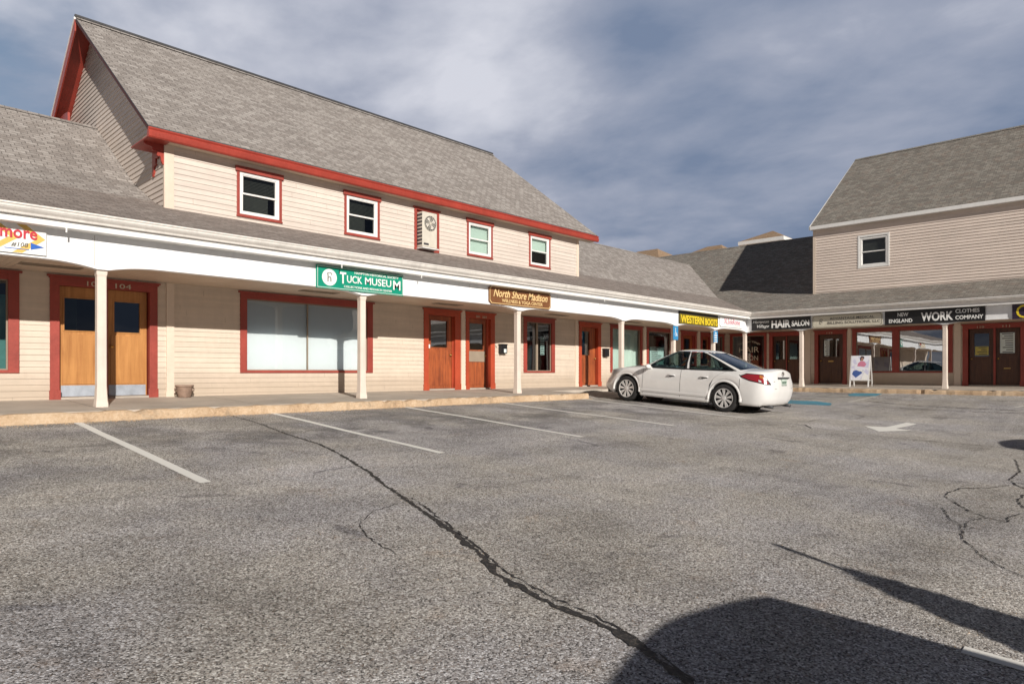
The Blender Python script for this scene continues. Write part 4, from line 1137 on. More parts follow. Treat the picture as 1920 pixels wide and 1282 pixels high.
def condenser():
    t = thing('air_conditioner', 'beige outdoor air conditioner with a round fan grille, set in the upper red window frame', 'air conditioner', (11.0, YW-0.2, 3.18))
    s0, s1, z0, z1 = 10.72, 11.20, 3.22, 4.12
    m = MB(); m.box(s0, s1, 0.02, 0.25, z0, z1, LF); o = m.build('casing', 'ac_beige', t, bevel=0.012)
    cx, cz, r = (s0+s1)/2+0.01, 3.84, 0.19
    m = MB(); m.lathe([(0.0, 0), (r, 0), (r, 0.006), (0, 0.006)], (0, 0, 0), 'z', 28); m.v = [LF(cx+p[0], 0.251+p[2], cz+p[1]) for p in m.v]
    attach(m.build('fan_well', 'dark_grey'), o)
    m = MB()
    for k in range(1, 6):
        rr = r*k/5; n = 28
        m.tube([LF(cx+rr*math.cos(2*math.pi*i/n), 0.27, cz+rr*math.sin(2*math.pi*i/n)) for i in range(n+1)], 0.005, 4, False)
    for k in range(8):
        a = math.pi*k/8; m.tube([LF(cx-r*math.cos(a), 0.268, cz-r*math.sin(a)), LF(cx+r*math.cos(a), 0.268, cz+r*math.sin(a))], 0.004, 4)
    attach(m.build('fan_guard', 'ac_beige'), o)
    m = MB()
    for k in range(4):
        a = k*math.pi/2+0.4
        P = [(0.03*math.cos(a), 0.03*math.sin(a)), (0.16*math.cos(a-0.25), 0.16*math.sin(a-0.25)), (0.16*math.cos(a+0.45), 0.16*math.sin(a+0.45))]
        m.face([LF(cx+p[0], 0.26, cz+p[1]) for p in P])
    attach(m.build('fan_blade', 'gutter_white', fix=False), o)
    m = MB()
    for k in range(9): m.box(s0-0.006, s0-0.001, 0.04, 0.23, z0+0.06+k*0.092, z0+0.115+k*0.092, LF)
    attach(m.build('side_louvre', 'dark_grey'), o)
    m = MB(); m.box(s0+0.04, s0+0.2, 0.251, 0.256, z0+0.05, z0+0.1, LF); attach(m.build('badge', 'dark_grey'), o)
    m = MB(); m.box(s0-0.02, s1+0.04, 0.02, 0.28, z0-0.04, z0-0.015, LF); m.build('bracket', 'white_paint', t)
condenser()

for nm, c in (('sign_green', (0.0, 0.27, 0.17)), ('sign_brown', (0.19, 0.075, 0.028)), ('sign_black', (0.012, 0.012, 0.013)), ('sign_cream', (0.62, 0.58, 0.47)),
              ('letter_white', (0.85, 0.85, 0.83)), ('letter_gold', (0.80, 0.58, 0.28)), ('letter_yellow', (0.80, 0.60, 0.03)), ('letter_pink', (0.50, 0.10, 0.18)),
              ('letter_red', (0.52, 0.03, 0.05)), ('sign_blue', (0.04, 0.25, 0.50)), ('stripe_gold', (0.72, 0.48, 0.12)), ('arrow_blue', (0.02, 0.12, 0.50)),
              ('letter_dark', (0.10, 0.09, 0.08)), ('sign_purple', (0.03, 0.015, 0.04)), ('letter_cream', (0.60, 0.58, 0.46)), ('sign_grey', (0.55, 0.55, 0.55))):
    paint(nm, c, 0.45, 0.08, 4, 0.02)
FD = YW-YB                        # distance of the beam face in front of the wall
def board(label, T, s0, s1, z0, z1, mat, border=None, cham=0.0, th=0.03, name='shop_sign', bw=0.012, tilt=0):
    t = thing(name, label, 'sign', T((s0+s1)/2, FD+0.02, z0), 'shop signs on the white arcade beam')
    c = cham
    poly = [(s0+c, z0), (s1-c, z0), (s1, z0+c), (s1, z1-c), (s1-c, z1), (s0+c, z1), (s0, z1-c), (s0, z0+c)] if c else [(s0, z0), (s1, z0), (s1, z1), (s0, z1)]
    m = MB(); m.prism(poly, lambda p, q: T(p[0], q, p[1]), FD+0.012, FD+0.012+th); m.build('board', mat, t)
    if border:
        m = MB(); e = 0.018; n = len(poly); cx, cz = (s0+s1)/2, (z0+z1)/2
        def sh(p, k): return (p[0]+(cx-p[0])/abs(cx-p[0])*k, p[1]+(cz-p[1])/abs(cz-p[1])*k)
        for i in range(n):
            a, b = poly[i], poly[(i+1) % n]
            a1, b1, a2, b2 = sh(a, e), sh(b, e), sh(a, e+bw), sh(b, e+bw)
            m.face([T(a1[0], FD+0.0445+th-0.03, a1[1]), T(b1[0], FD+0.0445+th-0.03, b1[1]), T(b2[0], FD+0.0445+th-0.03, b2[1]), T(a2[0], FD+0.0445+th-0.03, a2[1])])
        m.build('border', border, t, fix=False)
    return t
DT = FD+0.043
# green museum sign
t = board('green rectangular sign with white lettering and a round white emblem', LF, 6.77, 8.86, 1.66, 2.115, 'sign_green', 'letter_white', bw=0.008)
text('UCK', 'lettering', 'letter_white', t, LF, 0.36, 0.15, 7.45, 1.82, 0.006, DT, 0, 0.012)
text('MUSEU', 'lettering', 'letter_white', t, LF, 0.66, 0.15, 7.88, 1.82, 0.006, DT, 0, 0.012)
text('T', 'lettering', 'letter_white', t, LF, 0.15, 0.23, 7.28, 1.79, 0.007, DT, 0, 0.02)
text('M', 'lettering', 'letter_white', t, LF, 0.19, 0.20, 8.59, 1.775, 0.007, DT, 0, 0.015)
text('HAMPTON HISTORICAL SOCIETY', 'lettering', 'letter_white', t, LF, 1.1, 0.045, 7.63, 2.01, 0.006, DT, 0, 0.01)
text('COLLECTIONS AND RESEARCH CENTER', 'lettering', 'letter_white', t, LF, 1.18, 0.045, 7.38, 1.715, 0.006, DT, 0, 0.01)
m = MB(); m.lathe([(0.0, 0), (0.165, 0), (0.165, 0.006), (0, 0.006)], (0, 0, 0), 'z', 32); m.v = [LF(7.05+p[0], DT+p[2], 1.885+p[1]) for p in m.v]
m.build('emblem_disc', 'letter_white', t)
text('h', 'emblem', 'letter_dark', t, LF, 0.085, 0.15, 7.005, 1.80, 0.004, DT+0.006, 0, 0.0)
m = MB(); m.tube([LF(7.05+0.05*math.cos(a*math.pi/8), DT+0.009, 1.945+0.035*math.sin(a*math.pi/8)) for a in range(-1, 9)], 0.008, 5); m.build('emblem', 'letter_dark', t)
# brown carved sign
t = board('brown carved wooden sign with clipped corners and gold script', LF, 11.48, 13.81, 1.70, 2.155, 'sign_brown', 'letter_gold', 0.06, bw=0.014)
text('North Shore Madison', 'lettering', 'letter_gold', t, LF, 2.05, 0.20, 11.62, 1.885, 0.006, DT, 0.35, 0.012)
text('WELLNESS & YOGA CENTER', 'lettering', 'letter_gold', t, LF, 1.55, 0.085, 11.92, 1.765, 0.006, DT, 0, 0.012)
# striped sign at the left edge
t = board('white sign with gold chevron stripes, red lettering and a blue arrow', LF, 0.55, 2.35, 1.72, 2.18, 'letter_white')
m = MB()
for k in range(5):
    a = 0.62+k*0.33; w = 0.12; zt, zm, zb_ = 2.175, 1.95, 1.725
    e = min(a+0.30, 2.33)
    m.face([LF(a, DT, zt), LF(min(a+w, 2.34), DT, zt), LF(min(e+w, 2.34), DT, zm), LF(e, DT, zm)])
    m.face([LF(e, DT, zm), LF(min(e+w, 2.34), DT, zm), LF(min(a+w, 2.34), DT, zb_), LF(a, DT, zb_)])
m.build('stripe', 'stripe_gold', t, fix=False)
text('more', 'lettering', 'letter_red', t, LF, 0.44, 0.125, 1.80, 1.93, 0.006, DT+0.003, 0, 0.02)
text('#108', 'lettering', 'letter_dark', t, LF, 0.20, 0.07, 1.93, 1.805, 0.005, DT+0.003, 0.2, 0)
m = MB(); m.prism([(2.16, 1.785), (2.32, 1.835), (2.16, 1.885)], lambda p, q: LF(p[0], q, p[1]), DT+0.002, DT+0.007); m.build('arrow', 'arrow_blue', t)
m = MB(); m.box(1.85, 2.14, DT+0.001, DT+0.004, 1.775, 1.785, LF); m.build('line', 'arrow_blue', t)
# western boots
t = board('black and yellow banner reading western boots', LF, 20.65, 23.50, 1.70, 2.185, 'sign_black')
m = MB(); m.box(20.66, 23.49, DT-0.001, DT+0.003, 1.705, 2.03, LF); m.build('lower_band', paint('band_olive', (0.20, 0.15, 0.01), 0.5, 0.3, 9), t)
text('WESTERN', 'lettering', 'letter_yellow', t, LF, 1.62, 0.27, 20.74, 1.73, 0.006, DT+0.004, 0, 0.02)
text('BOOTS', 'lettering', 'letter_yellow', t, LF, 0.95, 0.24, 22.48, 1.73, 0.006, DT+0.004, 0, 0.025)
# white and pink sign
t = board('small white sign with pink lettering next to the inner corner', LF, 23.67, 25.62, 1.74, 2.17, 'letter_white', None, 0.05)
text('XLSoleRome', 'lettering', 'letter_pink', t, LF, 1.35, 0.21, 23.98, 1.86, 0.005, DT, 0, 0.0)
m = MB()
for k in range(11): m.box(23.95+k*0.13, 24.03+k*0.13, DT, DT+0.004, 1.79, 1.815, LF)
m.build('small_print', 'sign_grey', t)
# right wing signs; s counts to the viewer's right
t = board('black sign reading hair salon with white script before it', RFt, -11.61, -9.32, 1.67, 2.12, 'sign_black')
text('HAIR', 'lettering', 'letter_white', t, RFt, 0.74, 0.29, -10.80, 1.74, 0.006, DT, 0, 0.035)
text('SALON', 'lettering', 'letter_white', t, RFt, 0.66, 0.22, -10.02, 1.77, 0.006, DT, 0, 0.035)
text('Hampton', 'lettering', 'letter_white', t, RFt, 0.66, 0.14, -11.56, 1.92, 0.006, DT, 0.4, 0.0)
text('Village', 'lettering', 'letter_white', t, RFt, 0.48, 0.15, -11.38, 1.735, 0.006, DT, 0.4, 0.0)
t = board('cream sign with dark serif lettering and a thin black outline', RFt, -9.25, -6.86, 1.66, 2.12, 'sign_cream', 'letter_dark', 0.05, bw=0.012)
text('ADVANTAGE MEDICAL', 'lettering', 'letter_dark', t, RFt, 1.5, 0.095, -8.62, 1.94, 0.005, DT, 0, 0.004)
text('BILLING SOLUTIONS, LLC', 'lettering', 'letter_dark', t, RFt, 1.78, 0.11, -8.70, 1.765, 0.005, DT, 0, 0.004)
m = MB()
for dz in (0, 0.09): m.tube([RFt(-8.93+0.05*math.cos(a), DT+0.003, 1.85+dz+0.05*math.sin(a)) for a in [i*0.7 for i in range(8)]], 0.008, 4)
m.build('emblem', 'letter_dark', t)
t = board('long black sign reading work clothes company in white capitals', RFt, -6.78, -3.87, 1.66, 2.145, 'sign_black')
text('WORK', 'lettering', 'letter_white', t, RFt, 0.93, 0.30, -5.67, 1.73, 0.006, DT, 0, 0.03)
text('NEW', 'lettering', 'letter_white', t, RFt, 0.33, 0.13, -6.38, 1.93, 0.006, DT, 0, 0.02)
text('ENGLAND', 'lettering', 'letter_white', t, RFt, 0.72, 0.13, -6.65, 1.72, 0.006, DT, 0, 0.02)
text('CLOTHES', 'lettering', 'letter_white', t, RFt, 0.66, 0.13, -4.68, 1.95, 0.006, DT, 0, 0.02)
text('COMPANY', 'lettering', 'letter_white', t, RFt, 0.76, 0.13, -4.68, 1.74, 0.006, DT, 0, 0.02)
t = board('dark purple sign with a yellow crescent letter, cut by the right edge', RFt, -3.17, -1.2, 1.67, 2.13, 'sign_purple')
text('C', 'lettering', 'letter_yellow', t, RFt, 0.36, 0.42, -3.07, 1.69, 0.006, DT, 0, 0.0)

# blue parking signs on two of the posts
def blue_sign(x, label, rows, z0, z1):
    t = thing('parking_sign', label, 'sign', (x, YP-0.05, z0), 'blue accessible parking signs on posts')
    m = MB(); c = 0.02; w = 0.165
    m.prism([(x-w+c, z0), (x+w-c, z0), (x+w, z0+c), (x+w, z1-c), (x+w-c, z1), (x-w+c, z1), (x-w, z1-c), (x-w, z0+c)], lambda p, q: (p[0], q, p[1]), YP-0.055, YP-0.045)
    m.build('plate', 'sign_blue', t)
    if rows:
        m = MB()
        for k in range(5):
            zz = z1-0.06-k*0.085; m.box(x-0.11+(0.04 if k == 0 else 0), x+0.11-(0.04 if k == 0 else 0), YP-0.059, YP-0.056, zz-0.045, zz-0.005)
        m.build('lettering', 'letter_white', t)
    else:
        # wheelchair figure
        yy = YP-0.06; m = MB()
        m.tube([(x+0.055*math.cos(a), yy, z0+0.19+0.055*math.sin(a)) for a in [math.pi*0.75+i*0.35 for i in range(15)]], 0.009, 5)
        m.tube([(x-0.02, yy, z0+0.35), (x-0.02, yy, z0+0.24), (x+0.05, yy, z0+0.24), (x+0.085, yy, z0+0.14), (x+0.11, yy, z0+0.145)], 0.01, 5)
        m.lathe([(0, -0.004), (0.022, -0.003), (0.022, 0.003), (0, 0.004)], (x-0.02, yy, z0+0.385), 'y', 12)
        m.build('wheelchair_symbol', 'letter_white', t)
blue_sign(20.50, 'blue wheelchair symbol plate on the arcade post left of the black and yellow banner', False, 1.12, 1.60)
blue_sign(23.42, 'blue plate with white text lines on the arcade post right of the banner', True, 1.12, 1.56)

# painted lettering in the corner salon window
text('Hampton Village', 'window_lettering', 'letter_cream', hw, RFt, 1.0, 0.12, -13.1, 1.14, 0.003, -0.04, 0.3, 0.0, 0.12)
text('HAIR', 'window_lettering', 'letter_cream', hw, RFt, 0.90, 0.24, -13.05, 0.86, 0.003, -0.04, 0, 0.0)
text('SALON', 'window_lettering', 'letter_cream', hw, RFt, 0.80, 0.2, -13.0, 0.52, 0.003, -0.04, 0, 0.0)

# flower pot
def pot():
    t = thing('flower_pot', 'empty brown clay flower pot on the pavement against the cream wall', 'flower pot', (4.90, 13.43, walkz(13.43)))
    m = MB(); z = walkz(13.43)
    m.lathe([(0.105, 0), (0.112, 0.01), (0.148, 0.19), (0.152, 0.20), (0.165, 0.203), (0.168, 0.235), (0.158, 0.24), (0.148, 0.235), (0.14, 0.20), (0.0, 0.2)], (4.90, 13.43, z), 'z', 28)
    m.build('pot_body', 'terracotta', t, smooth=True)
    m = MB()
    for s in (-1, 1): m.tube([(4.90+s*0.135, 13.43, z+0.12), (4.90+s*0.175, 13.43, z+0.13), (4.90+s*0.18, 13.43, z+0.165), (4.90+s*0.15, 13.43, z+0.185)], 0.014, 6)
    m.build('handle', 'terracotta', t, smooth=True)
    m = MB(); m.lathe([(0.0, 0), (0.14, 0.0), (0.14, 0.006), (0, 0.012)], (4.90, 13.43, z+0.205), 'z', 20); m.build('soil', 'soil', t)
pot()

# sandwich board
def aframe():
    zb = walkz(YW-1.4)
    x, y0, y1 = 26.42, 7.42, 8.08
    t = thing('sandwich_board', 'white sandwich board with a pink and blue poster on the right-hand pavement', 'sandwich board', (x+0.2, 7.75, zb))
    for s, nm in ((1, 'front_frame'), (-1, 'rear_frame')):
        xa = x if s == 1 else x+0.5; xt = x+0.24+(-0.015*s)
        m = MB()
        for yy in (y0, y1-0.04): m.prism([(xa, zb), (xa+0.03, zb), (xt+0.03, 0.62), (xt, 0.62)], lambda p, q: (p[0], q, p[1]), yy, yy+0.04)
        for za in (0.58, zb+0.22):
            u = (za-zb)/(0.62-zb); xx = xa+(xt-xa)*u; m.box(xx, xx+0.028, y0+0.04, y1-0.04, za, za+0.04)
        m.build(nm, 'white_paint', t)
    n = NT('poster_print'); o = n.mp('Object', (1, 1, 1))
    a = n.noise(o, 3.2, 3, 0.6); b = n.noise(n.mp('Object', loc=(4, 2, 8)), 3.4, 2, 0.5)
    c = n.ramp(b, [(0.40, (0.62, 0.62, 0.78)), (0.47, (0.80, 0.80, 0.86)), (0.60, (0.78, 0.80, 0.9))])
    n.col(c); n.rough(0.4); MATS['poster_print'] = n.m
    def PT(yv, dd, z): u = (z-zb)/(0.62-zb); return (x+(0.225)*u-dd, yv, z)
    m = MB(); m.face([PT(y0+0.03, 0.004, zb+0.24), PT(y1-0.03, 0.004, zb+0.24), PT(y1-0.03, 0.004, 0.60), PT(y0+0.03, 0.004, 0.60)])
    p = m.build('poster', 'poster_print', t, fix=False)
    # printed shapes: a figure in pink, a blue shoe-like swoosh, a white panel
    def blob(pts, mat, d): 
        mm = MB(); mm.face([PT(y1-0.03-u*(y1-y0-0.06), d, zb+0.24+v*(0.60-zb-0.24)) for u, v in pts]); return mm.build('print', mat, None, fix=False)
    paint('print_skin', (0.42, 0.22, 0.16), 0.5); paint('print_pink', (0.62, 0.22, 0.33), 0.5); paint('print_blue', (0.06, 0.12, 0.36), 0.5); paint('print_hair', (0.06, 0.04, 0.06), 0.5)
    for pts, mt, d in (([(0.5, 0.8), (0.62, 0.82), (0.72, 0.9), (0.70, 0.98), (0.55, 1.0), (0.47, 0.92)], 'print_hair', 0.006),
                       ([(0.55, 0.8), (0.66, 0.8), (0.68, 0.9), (0.6, 0.94), (0.54, 0.9)], 'print_skin', 0.008),
                       ([(0.35, 0.58), (0.75, 0.55), (0.86, 0.66), (0.72, 0.78), (0.52, 0.79), (0.38, 0.7)], 'print_pink', 0.006),
                       ([(0.08, 0.25), (0.3, 0.1), (0.62, 0.28), (0.72, 0.42), (0.5, 0.36), (0.3, 0.42), (0.14, 0.38)], 'print_blue', 0.006),
                       ([(0.3, 0.45), (0.55, 0.46), (0.98, 0.2), (0.98, 0.02), (0.6, 0.02), (0.75, 0.3)], 'letter_white', 0.007)):
        attach(blob(pts, mt, d), p)
aframe()

# ------------------------------------------------------------------ cars
def clearcoat(name, c, rough=0.25, metal=0.0):
    n = NT(name); o = n.mp('Object', (1, 1, 1)); a = n.noise(o, 3.0, 5, 0.6)
    n.col(n.ramp(a, [(0.3, tuple(x*0.93 for x in c)), (0.7, c)])); n.rough(rough)
    n.b.inputs['Coat Weight'].default_value = 0.8; n.b.inputs['Coat Roughness'].default_value = 0.04; n.b.inputs['Metallic'].default_value = metal
    MATS[name] = n.m
clearcoat('car_white', (0.80, 0.79, 0.775)); clearcoat('car_silver', (0.45, 0.46, 0.48), 0.3, 0.6); clearcoat('car_blue', (0.04, 0.07, 0.14))
clearcoat('tail_red', (0.30, 0.012, 0.02), 0.15); clearcoat('tail_amber', (0.45, 0.16, 0.03), 0.15); clearcoat('lamp_clear', (0.55, 0.56, 0.58), 0.15)
paint('tyre', (0.022, 0.021, 0.021), 0.85, 0.25, 9, 0.2); paint('rim_metal', (0.68, 0.67, 0.66), 0.35, 0.08, 6, 0.0, 0, 0.25); paint('chrome', (0.75, 0.75, 0.76), 0.12, 0.03, 4, 0, 0, 1.0)
paint('seat_cloth', (0.10, 0.10, 0.105), 0.9, 0.2, 8); paint('car_black', (0.01, 0.01, 0.011), 0.5, 0.2, 5); paint('seat_tan', (0.30, 0.10, 0.07), 0.8, 0.2, 8)

def lerp(t, pts):
    for (a, va), (b, vb) in zip(pts, pts[1:]):
        if t <= b: 
            k = (t-a)/(b-a) if b > a else 0; k = max(0, min(1, k)); k = k*k*(3-2*k)*0.4+k*0.6
            return va+(vb-va)*k
    return pts[-1][1]

SEDAN = dict(L=4.82, W=0.895, wheels=(0.97, 3.746), wr=0.335,
    shoulder=[(0, 0.64), (0.12, 0.735), (0.5, 0.825), (1.0, 0.885), (1.6, 0.915), (2.6, 0.935), (3.6, 0.965), (4.2, 0.995), (4.6, 1.0), (4.82, 0.98)],
    hood=[(0, 0.66), (0.12, 0.77), (0.5, 0.885), (1.0, 0.965), (1.45, 1.01), (2.2, 1.02), (4.0, 1.06), (4.45, 1.085), (4.66, 1.095), (4.74, 1.07), (4.82, 1.0)],
    gf=(1.28, 2.12), gr=(4.30, 3.22), gz0=0.93, gz1=1.405, crown=0.065, gw=(0.835, 0.565), gx0=0.945, rearz=1.03,
    rear=[(0.2, -0.10), (0.34, -0.03), (0.55, 0.0), (0.72, -0.02), (0.85, -0.06), (1.02, -0.09)], front=[(0.18, 0.10), (0.3, 0.02), (0.45, 0.0), (0.6, 0.05), (0.8, 0.16)],
    rc=(0.62, 0.42), paint='car_white')
SUV = dict(L=4.75, W=0.97, wheels=(0.92, 3.62), wr=0.36,
    shoulder=[(0, 0.85), (0.12, 0.95), (0.5, 1.02), (1.2, 1.06), (2.6, 1.07), (4.2, 1.08), (4.75, 1.06)],
    hood=[(0, 0.86), (0.12, 0.98), (0.5, 1.07), (1.3, 1.14), (2.2, 1.15), (4.4, 1.15), (4.75, 1.1)],
    gf=(1.2, 1.9), gr=(4.68, 4.45), gz0=1.06, gz1=1.62, crown=0.13, gw=(0.94, 0.84), gx0=0.86, rearz=1.1,
    rear=[(0.2, -0.05), (0.55, 0.0), (1.1, -0.03)], front=[(0.18, 0.06), (0.5, 0.0), (0.95, 0.08)], rc=(0.4, 0.25), paint='car_silver')

def car(name, label, S, group=None, detail=True):
    """car in local axes: +Y is forwards (nose at y=+L/2), x to its right, z up from the ground"""
    L, W = S['L'], S['W']; root = thing(name, label, 'car', (0, 0, 0), group)
    def Y(u): return L/2-u
    wr, aw = S['wr'], S['wr']+0.055
    def zbot(u):
        z = 0.20+0.02*math.sin(min(1, max(0, u/L))*math.pi)*-1
        z = 0.185 if 1.4 < u < 3.3 else 0.21
        for c in S['wheels']:
            d = abs(u-c)
            if d < aw: z = max(z, wr+math.sqrt(max(0, aw*aw-d*d)))
        return z
    NV = 14
    def outline(v, npt_corner=9):
        """half outline from front centre round the near side to rear centre -> list of (x, u)"""
        sh = 0.60+0.4*v
        zz = 0.2+0.75*v
        f = lerp(zz, S['front']); r = -lerp(zz, S['rear'])
        # side bulge: widest a third down from the shoulder, tucks in at the sill and towards the belt
        w = W*(1-0.055*(1-min(1, v/0.35))**1.5-0.045*max(0, (v-0.62)/0.38)**1.6)
        rf, rr = S['rc']
        P = []
        for i in range(6): x = (w-rf)*i/5; P.append((x, f+0.03*(x/W)**2))
        for i in range(1, npt_corner+1):
            a = math.pi/2*i/npt_corner; e = 0.9
            P.append((w-rf+rf*math.sin(a)**e, f+0.03*(w/W)**2*0.6+rf*1.15*(1-math.cos(a)**e)))
        u0 = P[-1][1]; u1 = L-r-rr*1.05
        us = []
        n = 74
        for i in range(1, n): us.append(u0+(u1-u0)*i/n)
        for u in us:
            tp = 0.03*W*((abs(u-L*0.5)/(L*0.5))**2.6)
            P.append((w-tp, u))
        wl = w-0.03*W*0.6
        for i in range(0, npt_corner+1):
            a = math.pi/2*i/npt_corner; e = 0.9
            P.append((wl-rr+rr*max(0, math.cos(a))**e, u1+rr*1.05*math.sin(a)**e-0.0))
        for i in range(1, 6): x = (wl-rr)*(1-i/5); P.append((x, L-r+0.03*(1-(x/W)**2)-0.012))
        return P
    outs = [outline(k/(NV-1)) for k in range(NV)]
    npt = len(outs[0])
    def body_pt(k, i, side):
        x, u = outs[k][i]; v = k/(NV-1)
        zb = zbot(u) if x > W*0.8 else (0.22 if u < L/2 else 0.24)
        zs = lerp(u, S['shoulder']); z = zb+(zs-zb)*v
        return (side*x, Y(u), z)
    m = MB()
    for side in (-1, 1):
        rings = [[body_pt(k, i, side) for i in range(npt)] for k in range(NV)]
        m.loft(rings, False)
        # deck (bonnet, scuttle, boot lid): from shoulder in to the centre line
        top = rings[-1]; cols = 7; rows = []
        for j in range(cols+1):
            q = j/cols; row = []
            for i in range(npt):
                x, y, z = top[i]; u = L/2-y; zc = lerp(u, S['hood']); e = max(0.0, 1-(1-q)**2.4)
                xx = x*(1-q); zz = z+(max(zc, z)-z)*e*min(1, abs(x)/(W*0.5)) if abs(x) > 1e-4 else max(z, z)
                row.append((xx, y, zz))
            rows.append(row)
        m.loft(rows, False)
        # folded sill edge
        low = rings[0]; m.loft([low, [(p[0]-side*0.12 if abs(p[0]) > 0.2 else p[0], p[1]+(0 if abs(p[1]) < L/2-0.4 else (-0.1 if p[1] > 0 else 0.1)), p[2]+0.0) for p in low]], False)
    # greenhouse: stacked rounded outlines
    NG = 7; gf, gr = S['gf'], S['gr']
    def gout(t, n_f=8, n_s=40, n_r=8):
        uf = gf[0]+(gf[1]-gf[0])*(t**1.12); ur = gr[0]+(gr[1]-gr[0])*(t**1.05)
        w = S['gw'][0]+(S['gw'][1]-S['gw'][0])*(t**1.25)
        P = []; bow = 0.20
        for i in range(n_f+1): a = i/n_f; x = w*0.93*math.sin(a*math.pi/2)**0.9; P.append((x, uf+bow*(x/w)**2.2))
        ua = P[-1][1]; ub = ur-0.16
        for i in range(1, n_s): q = i/n_s; P.append((w*(0.965+0.035*math.sin(min(1, q*1.0)*math.pi)**0.6), ua+(ub-ua)*q))
        for i in range(n_r+1): a = i/n_r; x = w*0.965*math.cos(a*math.pi/2)**0.85 if i < n_r else 0; P.append((x, ur-0.16*(x/w)**2))
        def zf(u):
            zl = lerp(u, S['hood'])-0.035 if (u < gf[0]+0.4 or u > gr[0]-0.4) else lerp(u, S['shoulder'])-0.004
            zl = lerp(u, S['shoulder'])-0.006+ (0.0)
            base = zl+(lerp(u, S['hood'])-zl)*0.0
            return base
        Q = []
        for (x, u) in P:
            zl = lerp(u, S['shoulder']); zh = lerp(u, S['hood']); b = zl+(zh-zl)*max(0, 1-(x/W)**2)*0.9-0.01
            Q.append((x, u, b+(S['gz1']-b)*t))
        return Q
    G = [gout(k/(NG-1)) for k in range(NG)]; ng = len(G[0])
    NF, NS, NR = 8, 40, 8
    ia, ib = NF, NF+NS             # side window index range
    def gpt(t, i, side, off=0.0):
        k = t*(NG-1); k0 = int(min(k, NG-2)); q = k-k0
        i0 = int(min(i, ng-2)); r = i-i0
        def at(kk, ii): return Vector((G[kk][ii][0], G[kk][ii][1], G[kk][ii][2]))
        p = at(k0, i0).lerp(at(k0, i0+1), r).lerp(at(k0+1, i0).lerp(at(k0+1, i0+1), r), q)
        v = Vector((p.x, 0, 0)); n = Vector((1, 0, 0.35)).normalized() if NF < i < NF+NS else Vector((0.2, (-1 if i <= NF else 1), 0.9)).normalized()
        p = p+n*off
        return (side*p.x, Y(p.y), p.z)
    # glass regions in (t, index) space
    def is_side_glass(t, i):
        q = (i-ia)/NS
        if not (0.12 < t < 0.90): return False
        return SG(q, t)
    def SG(q, t):
        if q < 0.015 or q > 0.93: return False
        return True
    for side in (-1, 1):
        for k in range(NG-1):
            for i in range(ng-1):
                tm = (k+0.5)/(NG-1); im = i+0.5; q = (im-ia)/NS
                hole = False
                if detail:
                    if ia+1 < im < ib-2.5 and 0.08 < tm < 0.93 and not (0.455 < q < 0.50): hole = True
                    if im < NF-0.9 and 0.05 < tm < 0.95: hole = True
                    if im > ib+0.9 and 0.1 < tm < 0.95: hole = True
                if hole: continue
                m.face([gpt(k/(NG-1), i, side), gpt(k/(NG-1), i+1, side), gpt((k+1)/(NG-1), i+1, side), gpt((k+1)/(NG-1), i, side)])
        # roof dome
        top = [gpt(1.0, i, side) for i in range(ng)]; rows = []
        um = (gf[1]+gr[1])/2; ym = Y(um)
        for j in range(7):
            s = j/6; rows.append([(p[0]*(1-s), p[1], p[2]+S['crown']*(1-(1-s)**2)*math.sin(math.pi*min(1, max(0, (i/(ng-1)))))**0.5) for i, p in enumerate(top)])
        m.loft(rows, False)
    body = m.build('body', S['paint'], root, smooth=True, fix=True, merge=True, local=True)
    try:
        md = body.modifiers.new('sub', 'SUBSURF'); md.levels = 0; md.render_levels = 0
    except Exception: pass
    for p in body.data.polygons: p.use_smooth = True
    # glass panes, slightly proud
    def pane(nm, t0, t1, i0, i1, side, mat, off=0.004, nT=6, border=True, rightfn=None, par=root):
        g = MB(); ni = max(2, int(abs(i1-i0)))
        rows = []
        for a in range(nT+1):
            t = t0+(t1-t0)*a/nT; row = []
            for b in range(ni+1):
                ii = i0+(i1-i0)*b/ni
                if rightfn: ii = i0+(rightfn(t, i0, i1)-i0)*b/ni
                row.append(gpt(t, ii, side, off))
            rows.append(row)
        g.loft(rows, False); return g.build(nm, mat, par, smooth=True, fix=False, merge=True, local=True)
    if detail:
        for side in (-1, 1):
            o = pane('side_window', 0.07, 0.935, ia+0.9, ia+0.455*NS, side, 'car_glass')
            o = pane('side_window', 0.07, 0.935, ia+0.50*NS, ib-2.2, side, 'car_glass')
            # black surround and pillar
            for (i0, i1, t0, t1) in ((ia+0.6, ib-1.5, 0.03, 0.085), (ia+0.6, ib-2.0, 0.925, 0.95), (ia+0.44*NS, ia+0.47*NS, 0.06, 0.94), (ia+0.495*NS, ia+0.515*NS, 0.06, 0.94), (ib-2.9, ib-1.6, 0.06, 0.93), (ib-7.6, ib-7.2, 0.06, 0.93)):
                pane('window_seal', t0, t1, i0, i1, side, 'car_black', 0.007, 3)
    wn = MB()
    for nm, i0, i1, t0, t1 in (('windscreen', 0, NF-0.6, 0.03, 0.96), ('rear_window', ib+0.6, ng-1, 0.07, 0.96)):
        g = MB()
        for side in (-1, 1):
            rows = []
            for a in range(9):
                t = t0+(t1-t0)*a/8; rows.append([gpt(t, i0+(i1-i0)*b/9, side, 0.004) for b in range(10)])
            g.loft(rows, False)
        g.build(nm, 'car_glass' if detail else 'dark_glass', root, smooth=True, fix=False, merge=True, local=True)
    if not detail:
        for side in (-1, 1): pane('side_window', 0.1, 0.9, ia+1, ib-2, side, 'dark_glass')
    # underbody, wheel wells
    m = MB(); m.box(-W+0.14, W-0.14, -L/2+0.25, L/2-0.3, 0.19, 0.30); m.build('underbody', 'car_black', root, local=True)
